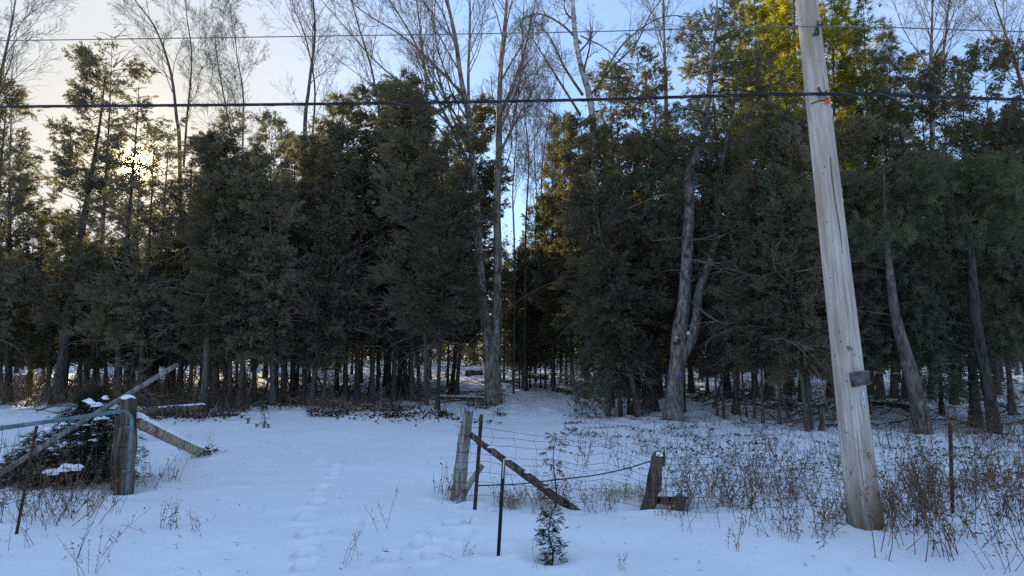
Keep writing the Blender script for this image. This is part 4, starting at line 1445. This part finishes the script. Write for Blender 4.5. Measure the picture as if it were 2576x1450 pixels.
for f in np.linspace(.06, 1.6, 11):
    q = np.array(at(300, 1036, yt - .1)) + d_ * f - GO
    mb = MB(); mb.tube([q + np.array((rf.normal(0, .02), 0, 0)), q * (1, 1, .5) + np.array((rf.normal(0, .03), rf.normal(0, .03), 0)), q * (1, 1, 0) + np.array((0, 0, .1))], .0026, 4); mb.build("mesh_wire", 'fencewire', o)
    mb = MB(); an = np.linspace(0, 6.6, 10); dn = unit(d_)
    mb.tube(np.stack([q[0] + dn[0] * .004 * an, q[1] + np.cos(an) * .027, q[2] + np.sin(an) * .027], 1), .004, 4); mb.build("wire_tie", 'rust', o)
for zz in (.25, .4, .55, .7, .85):
    q0 = np.array(at(318, 1100, yt - .02)) - GO
    P = []
    for f in np.linspace(0, 1.65, 30):
        q = np.array(at(300, 1036, yt - .1)) + d_ * f - GO
        P.append((q[0], q[1] + .02 * rf.normal(), zz + .015 * math.sin(f * 9 + zz * 7)))
    mb = MB(); mb.tube(P, .0026, 4); mb.build("mesh_wire", 'fencewire', o)

g_ = on_ground(38, 1340)
o = empty("steel_post", g_)
tag(o, "thin rusty steel post leaning right beside the blue-grey gate", "post")
mb = MB(); t_post(mb, (0, 0, -.1), local(at(92, 1072, g_.y), g_), .03); mb.build("post_shaft", 'rust', o, False)

lo0, lo1 = at(-70, 1236, 8.7), at(446, 918, 10.4)
o = empty("leaning_log", lo0)
tag(o, "long grey debarked log slanting up behind the gate post toward the wood", "log")
mb = MB(); mb.tube(curve([(0, 0, 0), local(lo1, lo0) * .5 + np.array((0, 0, .02)), local(lo1, lo0)], 14), np.linspace(.034, .034, 14), 10, jag=.2); mb.build("log_shaft", 'greylog', o)
mb = MB(); e = local(lo1, lo0); dd = unit(e); mb.tube([e + dd * .001, e + dd * .006], [.031, .028], 10); mb.build("sawn_end", 'logwood', o)

b0, b1 = at(343, 1062, gp.y + .15), on_ground(505, 1146)
o = empty("brace_log", b0)
tag(o, "peeled pale brace log with a ridge of snow, running from gate post to ground", "log")
bl = curve([(0, 0, 0), local(b1, b0) * .5, local(b1, b0) + np.array((0, 0, .02))], 18)
mb = MB(); mb.tube(bl, np.linspace(.07, .085, 18), 12, jag=.10, start_cap=True); mb.build("log_shaft", 'logwood', o)
for t_ in (.12, .3, .55, .72, .82):
    mb = MB(); q = bl[int(t_ * 17)] + np.array((0, -.075, rf.uniform(-.03, .03))); mb.tube([q + np.array((0, .03, 0)), q, q + np.array((0, -.01, 0))], [.026, .022, .012], 7, jag=.4); mb.build("knot", 'darkwood', o)
mb = MB()
for i in range(17):
    snow_blob(mb, bl[i] + np.array((0, .01, .055)), (.11, .065, rf.uniform(.045, .075)), rs, 9)
mb.build("snow_ridge", 'snow', o)
mb = MB()
e = bl[-1]
P = e + rf.normal(0, 1, (160, 3)) * np.array((.16, .12, .07)); P[:, 2] = np.abs(P[:, 2] - e[2]) * .8 + e[2] - .04
mb.sprays(P, rf.normal(0, 1, (160, 3)), rf.normal(0, 1, (160, 3)), [(0, 0, 0, 1, .12)], .13)
mb.build("root_mat", 'litter', o)

# fallen log with snow, further back on the left
l0, l1 = on_ground(372, 1048), on_ground(512, 1036)
l0.z += .10; l1 = at(512, 1024, l0.y + .6)
o = empty("fallen_log", l0)
tag(o, "dark fallen log topped with a strip of snow before the left cedars", "log")
mb = MB(); mb.tube(curve([(0, 0, 0), local(l1, l0) * .5, local(l1, l0)], 12), np.linspace(.14, .10, 12), 10, jag=.2, start_cap=True); mb.build("log_shaft", 'darkwood', o)
mb = MB()
for f in np.linspace(.08, .97, 22):
    snow_blob(mb, local(l1, l0) * f + np.array((0, 0, .085 - .02 * f)), (.10, .07, .045), rs, 8)
mb.build("snow_strip", 'snow', o)

# cut stubs
for i, (u, v, h) in enumerate(((624, 1066, .13), (646, 1074, .07), (664, 1077, .11), (675, 1077, .09))):
    u, v = u * 208 / 208, v
    g_ = on_ground(u - 0, v)
    mb = MB(); mb.tube([(0, 0, -.05), (0, 0, h)], [.034, .03], 8, jag=.4)
    s_ = mb.build("cut_stub", 'darkwood'); s_.location = g_
    tag(s_, ["small sawn stub poking from the snow, leftmost of four near the brace log", "lowest sawn stub of the four near the brace log", "third sawn stub from the left near the brace log", "rightmost sawn stub of the four near the brace log"][i], "stump", "sawn stubs in the snow")

# stump and log by the dark post
g_ = on_ground(1700, 1288)
o = empty("rotten_log", g_)
tag(o, "rotten stump log tangled in dry grass beside the short dark fence post", "log")
mb = MB(); mb.tube([local(at(1648, 1256, g_.y + .1), g_), local(at(1680, 1262, g_.y + .05), g_), local(at(1712, 1258, g_.y - .1), g_)], [.04, .06, .08], 12, jag=.5, start_cap=True); mb.build("log_shaft", 'darkwood', o)
mb = MB(); mb.tube([local(at(1695, 1300, g_.y), g_), local(at(1706, 1275, g_.y), g_), local(at(1718, 1250, g_.y - .05), g_)], [.09, .08, .05], 9, jag=.6); mb.build("root_plate", 'darkwood', o)
mb = MB(); snow_blob(mb, local(at(1690, 1246, g_.y), g_), (.2, .1, .09), rs); mb.build("snow_cap", 'snow', o)

g_ = on_ground(2068, 1083)
mb = MB(); rough_post(mb, (0, 0, -.1), (0, 0, .52), .07, .06, rf, 10, .2, .06); s_ = mb.build("stump", 'darkwood', None, False); s_.location = g_
tag(s_, "short grey stump standing just left of the utility pole behind the thicket", "stump")

# maroon sheet and green slatted chair back glimpsed between trunks
g_ = on_ground(1596, 1046)
o = empty("metal_drum", g_)
tag(o, "small rusty maroon metal drum at the foot of the leaning brown trunk", "drum")
mb = MB(); mb.tube([(0, 0, -.05), (0, 0, .10), (0, 0, .105), (0, 0, .2), (0, 0, .3)], [.10, .10, .106, .10, .095], 16); mb.build("drum_body", 'maroon', o)
mb = MB(); mb.tube([(0, 0, .295), (0, 0, .315)], [.102, .102], 16); mb.build("drum_rim", 'rust', o)
g_ = on_ground(1612, 1022)
o = empty("garden_chair", g_, R(-15))
tag(o, "dark green plastic garden chair half hidden behind the black trunk", "chair")
for x_ in (-.15, -.05, .05, .15):
    mb = MB(); mb.box((x_, .2, .62), (.05, .02, .42), Matrix.Rotation(R(-10), 4, 'X')); mb.build("slat", 'green', o, False)
mb = MB(); mb.box((0, 0, .40), (.44, .42, .03)); mb.build("seat", 'green', o, False)
mb = MB(); mb.box((0, .235, .84), (.42, .03, .07)); mb.build("top_rail", 'green', o, False)
for sx_ in (-.2, .2):
    for sy_ in (-.19, .19):
        mb = MB(); mb.box((sx_, sy_, .19), (.04, .04, .42)); mb.build("leg", 'green', o, False)
    mb = MB(); mb.box((sx_, 0, .62), (.05, .40, .025)); mb.build("armrest", 'green', o, False)


# ------------------------------------------------------------------ evergreen saplings
def sapling(name, label, base, H, R0, n, material, tpl, size, seed, droop=.3, rise=.4, per_m=40, z0=.05, cat="sapling", lean=(0, 0), trunk_r=.012, bark='darkbark', spread=.05):
    rng = np.random.default_rng(seed)
    o = empty(name, base)
    mb = MB()
    t = np.linspace(0, 1, 8)
    pts = np.stack([lean[0] * t + .02 * np.sin(t * 7), lean[1] * t, t * H - .03], 1)
    mb.tube(pts, np.linspace(trunk_r, .003, 8), 6)
    mb.build("stem", bark, o)
    ax = lambda z: np.array([np.interp(z, pts[:, 2], pts[:, 0]), np.interp(z, pts[:, 2], pts[:, 1]), z])
    mb, tw = MB(), MB()
    P, D = crown_points(rng, n, H, z0, lambda h: R0 * (1 - h) ** .7 * (.7 + .3 * math.sin(h * 30)), rise, droop, per_m, spread, ax, tw, .003)
    D[:, 2] += rng.normal(-.1, .3, len(D))
    N = unit(np.stack([rng.normal(0, .5, len(P)), rng.normal(0, .5, len(P)), np.ones(len(P))], 1))
    mb.sprays(P, D, N, tpl, size * (.6 + .8 * rng.random(len(P))))
    mb.build("crown", material, o, False)
    tw.build("twig", bark, o)
    return tag(o, label, cat)


sapling("fir_sapling", "small dark green fir sapling in the snow in front of the fence", on_ground(1386, 1412), .50, .17, 64, 'fir', HEML_T, .065, 81, .1, .35, 60, spread=.02)
sapling("cedar_sapling", "bronze-green cedar sapling with drooping fronds inside the sagging wire fence", on_ground(1396, 1278), .86, .30, 22, 'sapling', HEML_T, .10, 82, .7, .3, 34, .22, spread=.03)
gsh = on_ground(205, 1262)
sh = sapling("evergreen_shrub", "bushy dark green hemlock shrub crowding the gate with snow on its boughs", (gsh.x * 1.12 - .1, gsh.y + 1.2, gsh.z), 1.40, 1.15, 330, 'fir', HEML_T, .085, 83, .22, .12, 62, .04, "shrub", (.12, .1), .035, spread=.09)
sh2 = sapling("evergreen_shrub", "low spreading hemlock bough mass in front of the leaning log at the far left", on_ground(60, 1215), .7, .7, 110, 'fir', HEML_T, .085, 183, .25, .1, 60, .04, "shrub", (.1, .05), .02, spread=.07)
for (u, v, w, h) in ((150, 1186, .16, .05), (175, 1179, .14, .05), (135, 1192, .09, .04), (225, 1012, .10, .05), (245, 1020, .12, .05), (268, 1002, .06, .04), (205, 1070, .08, .03), (170, 1065, .10, .03), (262, 1052, .10, .04),
                     (120, 1080, .12, .04), (290, 1025, .05, .05), (230, 1110, .06, .03)):
    mb = MB()
    for _ in range(5):
        f = rs.uniform(.3, .75)
        snow_blob(mb, local(at(u, v, gsh.y + .4 if v > 1150 else gsh.y + .9), sh.location) + rs.normal(0, 1, 3) * (w * .5, w * .4, h * .25), (w * f, w * f * .7, h * rs.uniform(.4, .9)), rs, 8)
    tag(mb.build("snow_patch", 'snow', sh), kind='stuff')
sapling("cedar_sapling", "wispy cedar sapling with a crooked stem behind the gate post", on_ground(318, 1110), 2.2, .55, 50, 'cedar', HEML_T, .16, 84, .5, .5, 18, .5, lean=(.12, 0), trunk_r=.02, spread=.06)
sapling("hemlock_sapling", "low dark evergreen seedling in the snow before the left cedars", on_ground(988, 1050), .45, .5, 26, 'fir', HEML_T, .12, 85, .2, .3, 30, spread=.05)
sapling("hemlock_sapling", "tiny evergreen seedling at the foot of the double-trunked ash", on_ground(1256, 1046), .5, .35, 18, 'fir', HEML_T, .10, 86, .2, .3, 26, spread=.04)
sapling("hemlock_sapling", "small evergreen seedling at the far left side of the lane", on_ground(664, 1068), .55, .22, 16, 'fir', HEML_T, .10, 87, .2, .3, 24, spread=.04)
sapling("beech_sapling", "rust-leaved beech sapling at the edge of the left cedars", on_ground(722, 1026), 1.1, .45, 40, 'rust_leaf', CEDAR_T, .12, 88, .1, .6, 22, spread=.08, bark='twig')
sapling("beech_sapling", "pale-leaved dead sapling beside the rust-leaved beech", on_ground(694, 1024), 1.5, .4, 30, 'pale_leaf', CEDAR_T, .10, 89, .2, .6, 12, .4, spread=.08, bark='twig')


for i, (u, v, h) in enumerate(((628, 1000, 1.2), (868, 990, .9), (560, 1006, 1.5), (1004, 984, .8), (1760, 1012, 1.1), (1990, 1030, 1.3), (2290, 1030, 1.0), (110, 1010, 1.4))):
    sapling("cedar_sapling", ["young cedar among the trunks left of the rust-leaved beech", "knee-high cedar seedling among the trunks right of the rust-leaved beech", "bushy young cedar behind the snow-topped fallen log", "smallest cedar seedling deep among the trunks left of the ash",
                              "young cedar in the shade just right of the forked pine", "young cedar beneath the boughs left of the pole", "young cedar by the foot of the leaning grey trunk", "bushy young cedar far behind the blue-grey gate"][i],
            on_ground(u, v), h, h * .42, 44, 'cedar', HEML_T, .14, 500 + i, .3, .45, 18, .12, spread=.07)
for i, (u, v, du, h) in enumerate(((655, 1008, 60, 3.2), (830, 1004, -75, 2.8), (960, 1000, 50, 2.4), (545, 1010, -50, 3.0), (1790, 1036, 70, 3.4), (1990, 1056, -60, 3.0), (420, 1006, 80, 3.3))):
    p = on_ground(u, v)
    o = empty("dead_stem", p)
    tag(o, ["leaning dead stem right of the small seedling at the lane's left", "dead stem tilted left among the crowded cedar trunks", "slender dead stem tilted right beside the ash's cedars", "dead stem tilted left behind the fallen log",
            "dead stem tilted right beside the forked pine", "dead stem tilted left before the pole", "dead stem leaning right behind the gate post"][i], "dead tree")
    mb = MB()
    e = np.array((du / FPX * p.y * 1.6, .2, h))
    c = curve([(0, 0, -.1), e * .5 + np.array((0, 0, .12)), e], 9)
    mb.tube(c, np.linspace(.045, .014, 9), 6, jag=.2)
    for k in range(6):
        grow(mb, rb_ := np.random.default_rng(600 + i * 10 + k), c[3 + k % 5], rb_.normal(0, 1, 3), .6, .010, 2, .02, (6, 6, 3))
    mb.build("stem", 'deadtwig', o)

# ------------------------------------------------------------------ weeds, grass, litter
def weed_mesh(seed, H, n_st, branch, leafy, material='weed', sp=.10, bend=.25):
    rng = np.random.default_rng(seed)
    mb = MB()
    P, D = [], []
    for s in range(n_st):
        h = H * rng.uniform(.55, 1.1)
        d = np.array([rng.normal(0, bend), rng.normal(0, bend), 1.0])
        p = np.array([rng.normal(0, sp), rng.normal(0, sp), -.04])
        pts = [p]
        for k in range(5):
            d = d + rng.normal(0, .10, 3) * np.array((1, 1, .2))
            pts.append(pts[-1] + unit(d) * h / 5)
        pts = np.array(pts)
        mb.tube(pts, np.linspace(.0042, .0018, 6), 3, cap=False)
        for b_ in range(branch):
            f = rng.uniform(1.2, 4.9); i = int(f)
            q = pts[i] + (pts[i + 1] - pts[i]) * (f - i)
            dd = unit(np.array([rng.normal(), rng.normal(), .9]))
            ln = h * rng.uniform(.08, .24)
            pp = np.array([q, q + dd * ln * .5, q + dd * ln + np.array((0, 0, -.02))])
            mb.tube(pp, [.0024, .002, .0014], 3, cap=False)
            for z_ in range(leafy):
                P.append(pp[1] + (pp[2] - pp[1]) * rng.random() + rng.normal(0, .012, 3)); D.append(rng.normal(0, 1, 3) + np.array((0, 0, -.5)))
        for z_ in range(leafy * 2):
            f = rng.uniform(1.0, 4.95); i = int(f)
            P.append(pts[i] + (pts[i + 1] - pts[i]) * (f - i)); D.append(rng.normal(0, 1, 3) + np.array((0, 0, -.6)))
    if P:
        mb.sprays(P, D, rng.normal(0, 1, (len(P), 3)), [(0, 0, 0, 1, .42)], .035 * (.5 + rng.random(len(P))))
    return mb.mesh("dry_weed", material, False)


WEEDS = [weed_mesh(101, .85, 4, 4, 1), weed_mesh(102, .65, 5, 4, 2), weed_mesh(103, 1.0, 3, 6, 1, bend=.35), weed_mesh(104, .55, 6, 3, 2, bend=.5), weed_mesh(105, .8, 5, 4, 2), weed_mesh(106, .45, 12, 1, 1, 'straw', .07, .5),
         weed_mesh(107, 1.15, 4, 5, 1, bend=.3), weed_mesh(108, .7, 6, 3, 2, bend=.45)]


def put_weed(k, x, y, s, label, group, name="dry_weed"):
    o = link(name, WEEDS[k])
    o.location = (x, y, gz(x, y))
    o.rotation_euler = (random.gauss(0, .08), random.gauss(0, .08), random.random() * 6.28)
    o.scale = (s, s, s * random.uniform(.85, 1.2))
    return tag(o, label, "weed", group)


cnt = 0
zones = [((1700, 2120), (1190, 1360), 54, "reddish brown weed in the thicket between the dark fence post and the pole"),
         ((2230, 2640), (1130, 1400), 78, "brown weed in the dense thicket right of the utility pole"),
         ((1440, 2200), (1050, 1190), 46, "dry weed on the leaf-strewn slope below the forked pine"),
         ((2380, 2700), (1060, 1150), 40, "tall brown weed at the wood's edge near the right margin"),
         ((-40, 300), (1190, 1330), 34, "dry weed around the foot of the blue-grey gate"),
         ((1240, 1640), (1262, 1296), 26, "dry weed growing through the wire fence between its two posts")]
for (ua, ub), (va, vb), nn, lb in zones:
    for _ in range(nn):
        u, v = random.uniform(ua, ub), va + (vb - va) * random.random()
        p = on_ground(u, v)
        put_weed(random.randrange(8), p.x, p.y, random.uniform(.6, 1.05) * (1.15 if ub > 2600 else 1) * (.62 if vb < 1297 and va > 1200 else 1), lb, lb.split(" in the ")[-1].split(" on the ")[-1] + " weeds")
# single weeds in the lane
SINGLE = [(968, 1332, 2, .55, "branched weed with seed heads alone in the middle of the snowy lane"), (884, 1424, 0, .55, "wiry flower stalk leaning left near the bottom of the lane"), (408, 1330, 3, .62, "low twiggy weed with several stems left of the lane"),
          (436, 1334, 1, .55, "twiggy weed just right of the low clump left of the lane"), (490, 1336, 1, .50, "small two-stemmed weed alone in the snow right of the twiggy pair"), (212, 1400, 2, .85, "tall sprawling weed stalk in the bottom left corner"),
          (60, 1375, 0, .6, "dry weed at the foot of the thin rusty post"), (232, 1440, 7, .6, "bent dry weed at the bottom left edge of the snow"), (1168, 1400, 3, .40, "small curled weed in the snow left of the black T-post"),
          (1178, 1335, 1, .3, "tiny brown weed between the silvery post and the black T-post"), (1566, 1436, 1, .33, "little brown weed near the bottom right of centre"), (430, 1210, 5, .8, "pale grass tuft under the brace log"),
          (390, 1230, 2, .8, "arching bare weed stem under the brace log"), (365, 1225, 5, .7, "pale weeds at the right foot of the gate post"), (518, 1140, 4, .5, "dark weed clump at the lower end of the brace log"),
          (1350, 1436, 0, .35, "thin dry stalk left of the small fir sapling"), (1120, 1245, 5, 1.05, "tan grass clump curling out from the silvery fence post"), (1135, 1262, 5, .7, "short tan grass at the foot of the silvery fence post"),
          (1272, 1012, 4, .75, "brown shrub clump at the right foot of the double-trunked ash"), (1180, 1030, 3, .6, "dead weed clump left of the double-trunked ash"), (1496, 1035, 6, 1.0, "twiggy bare bush on the right bank of the path"),
          (1520, 1050, 6, .9, "twiggy bare bush beside the slim hemlock trunks"), (1470, 1048, 2, .9, "thin twiggy bush nearest the path on its right bank"), (2238, 1300, 5, .9, "straw clump at the right foot of the utility pole"), (2120, 1310, 3, .8, "brown weed clump at the left foot of the utility pole"),
          (1860, 1385, 1, .6, "small weed clump in front of the thicket left of the pole"), (1990, 1360, 3, .7, "low evergreen-brown weed clump left of the pole, nearest the road"), (1672, 1296, 5, .8, "straw clump against the rotten stump log beside the dark post"), (1722, 1300, 4, .7, "brown weed clump at the right end of the rotten stump log"), (2540, 1435, 7, .8, "brown weed in the bottom right corner")]
for u, v, k, s, lb in SINGLE:
    p = on_ground(u, v)
    put_weed(k, p.x, p.y, s, lb, None, "grass_tuft" if k == 5 else "dry_weed")

# leaf litter: uncountable
rng = np.random.default_rng(91)


def litter(name, n, ufun, size, material, lift=.01, tpl=((0, 0, 0, 1, .55),), updir=.15):
    uv = ufun(n)
    d = np.stack([(uv[:, 0] - 1288) / FPX, CP - (725 - uv[:, 1]) / FPX * SP, SP + (725 - uv[:, 1]) / FPX * CP], 1)
    k = -CAM_H / d[:, 2]
    x, y = d[:, 0] * k, d[:, 1] * k
    P = np.stack([x, y, ground_np(x, y) + lift * rng.random(n)], 1)
    D = np.stack([rng.normal(0, 1, n), rng.normal(0, 1, n), np.abs(rng.normal(0, updir, n))], 1)
    N = np.stack([rng.normal(0, .5, n), rng.normal(0, .5, n), np.ones(n)], 1)
    mb = MB(); mb.sprays(P, D, N, tpl, size * (.5 + rng.random(n)))
    return tag(mb.build(name, material, None, False), kind='stuff')


def slope(n):
    u = rng.uniform(1420, 2750, n)
    v = 1050 + np.abs(rng.normal(0, 1, n)) * np.interp(u, [1420, 1700, 2200, 2700], [35, 60, 90, 130])
    return np.stack([u, v], 1)


def clumpy(n, f, sc, thr):
    out = []
    m = 0
    while m < n:
        a = f(n * 2)
        d = np.stack([(a[:, 0] - 1288) / FPX, CP - (725 - a[:, 1]) / FPX * SP, SP + (725 - a[:, 1]) / FPX * CP], 1)
        k = -CAM_H / d[:, 2]
        h = vnoise(d[:, 0] * k * sc, d[:, 1] * k * sc, 17)
        a = a[h > thr]
        out.append(a); m += len(a)
    return np.concatenate(out)[:n]


L_ = [tag(litter("leaf_litter", 5000, lambda n: clumpy(n, slope, 1.8, .56), .048, 'litter', .03, updir=.4), "dead brown leaves scattered on the snowy slope right of the path", "leaf litter"),
      tag(litter("leaf_litter", 3000, lambda n: clumpy(n, lambda m: np.stack([rng.uniform(330, 1260, m), rng.normal(1040, 11, m)], 1), 1.0, .5), .09, 'litter', .05, updir=.5), "dead leaves and grass along the edge of the left cedars", "leaf litter"),
      tag(litter("forest_litter", 4500, lambda n: clumpy(n, lambda m: (lambda uu: np.stack([np.where((uu > 1130) & (uu < 1440), uu - 600, uu), 930 + 100 * rng.random(m) ** .8], 1))(rng.uniform(-100, 2700, m)), .7, .45), .13, 'litter', .03), "twigs and dead leaves on the snow under the trees", "leaf litter"),
      tag(litter("dry_grass", 2600, lambda n: clumpy(n, lambda m: np.stack([rng.uniform(1640, 2750, m), rng.uniform(1080, 1330, m)], 1), 1.3, .45), .24, 'weed', .02, ((0, 0, 0, 1, .03),), 1.6), "fine dry stems filling the thicket along the fence", "grass"),
      tag(litter("dry_grass", 2200, lambda n: clumpy(n, lambda m: np.stack([rng.uniform(330, 1260, m), rng.normal(1036, 12, m)], 1), 1.0, .45), .38, 'weed', .02, ((0, 0, 0, 1, .035),), 1.5), "fine dry stems along the edge of the left cedars", "grass"),
      tag(litter("dry_grass", 750, lambda n: clumpy(n, lambda m: np.stack([rng.uniform(1230, 1660, m), rng.normal(1274, 9, m)], 1), 2.2, .5), .16, 'straw', .02, ((0, 0, 0, 1, .03),), 1.5), "pale dry grass along the foot of the wire fence", "grass")]

tag(litter("undergrowth", 5200, lambda n: clumpy(n, lambda m: np.stack([rng.uniform(-150, 640, m), rng.uniform(962, 1030, m)], 1), .5, .40), .75, 'weed', .05, ((0, 0, 0, 1, .02), (.45, 0, .6, .45, .014), (.6, 0, -.6, .35, .014)), 1.3), "leafless brown brush between the trunks at the left", "brush")
tag(litter("undergrowth", 3000, lambda n: clumpy(n, lambda m: (lambda uu: np.stack([np.where((uu > 1130) & (uu < 1440), uu + 700, uu), rng.uniform(950, 1025, m)], 1))(rng.uniform(640, 2650, m)), .5, .48), .55, 'weed', .05, ((0, 0, 0, 1, .02), (.45, 0, .6, .45, .014)), 1.0), "leafless brush and twigs under the trees", "brush")
tag(litter("twig_litter", 240, lambda n: clumpy(n, lambda m: np.stack([rng.uniform(-50, 2600, m), rng.uniform(1060, 1445, m)], 1), 1.2, .45), .065, 'litter', .012, ((0, 0, 0, 1, .10), (.4, 0, .7, .5, .08)), .2), "scraps of twig and dead leaf lying on the snow", "leaf litter")

# ------------------------------------------------------------------ fallen branches
rb = np.random.default_rng(95)


def fallen_mesh(seed):
    r_ = np.random.default_rng(seed)
    mb = MB()
    grow(mb, r_, (0, 0, .05), (1, 0, .12), 2.6, .035, 0, -.02, (6, 4), .7, .004)
    return mb.mesh("fallen_branch", 'darkwood')


FALL = [fallen_mesh(s) for s in (1, 2, 3, 4)]
zones = [((1080, 1240), (985, 1014), 12, "fallen branch in the brush left of the double-trunked ash"), ((1250, 1500), (955, 985), 14, "fallen branch among the thin trunks at the end of the path"),
         ((1960, 2330), (1020, 1075), 24, "fallen branch of the brush pile behind the utility pole"), ((330, 600), (1020, 1046), 14, "fallen branch around the dark snow-topped log"),
         ((600, 1100), (970, 1012), 26, "fallen branch among the left cedar trunks"), ((1740, 2000), (985, 1030), 16, "fallen branch under the trees right of the forked pine"), ((2330, 2600), (1010, 1080), 16, "fallen branch under the dark trees at the right edge"),
         ((-50, 330), (985, 1040), 14, "fallen branch behind the gate under the sunlit cedars")]
for (ua, ub), (va, vb), nn, lb in zones:
    for _ in range(nn):
        p = on_ground(random.uniform(ua, ub), random.uniform(va, vb))
        o = link("fallen_branch", FALL[random.randrange(4)])
        o.location = p
        o.rotation_euler = (random.gauss(0, .15), random.uniform(-.25, .05), random.choice((0, 3.14)) + random.gauss(0, .5))
        s = random.uniform(.35, .9)
        o.scale = (s, s, s)
        tag(o, lb, "branch", lb.split(" branch ")[1] + " branches")


def snow_log(u0, v0, u1, v1, r, label, lift=.05):
    a, b_ = on_ground(u0, v0), on_ground(u1, v1)
    a.z += lift; b_.z += lift
    o = empty("fallen_log", a)
    tag(o, label, "log")
    e = local(b_, a)
    mb = MB(); mb.tube(curve([(0, 0, 0), e * .5, e], 8), np.linspace(r, r * .8, 8), 9, jag=.2, start_cap=True); mb.build("log_shaft", 'darkwood', o)
    mb = MB()
    for f in np.linspace(.03, .97, max(4, int(np.linalg.norm(e) / .16))):
        snow_blob(mb, e * f + np.array((0, 0, r * .6)), (.15, r * .8, r * .75), rs, 7)
    mb.build("snow_strip", 'snow', o)


snow_log(1404, 990, 1436, 990, .16, "short thick log capped with snow lying at the end of the path", .12)
snow_log(1170, 947, 1214, 945, .26, "snow-covered log at the back of the small opening left of the ash", .1)
snow_log(1330, 962, 1376, 974, .12, "slanting snow-topped log among the thin trunks", .3)
snow_log(1105, 1006, 1230, 1008, .07, "long thin log just left of the double-trunked ash", .08)
snow_log(2195, 1026, 2330, 1040, .08, "long pale log behind the utility pole at the brush pile", .15)
snow_log(2000, 990, 2030, 992, .2, "snow-mounded log behind the pair of slim cedars left of the pole", .1)
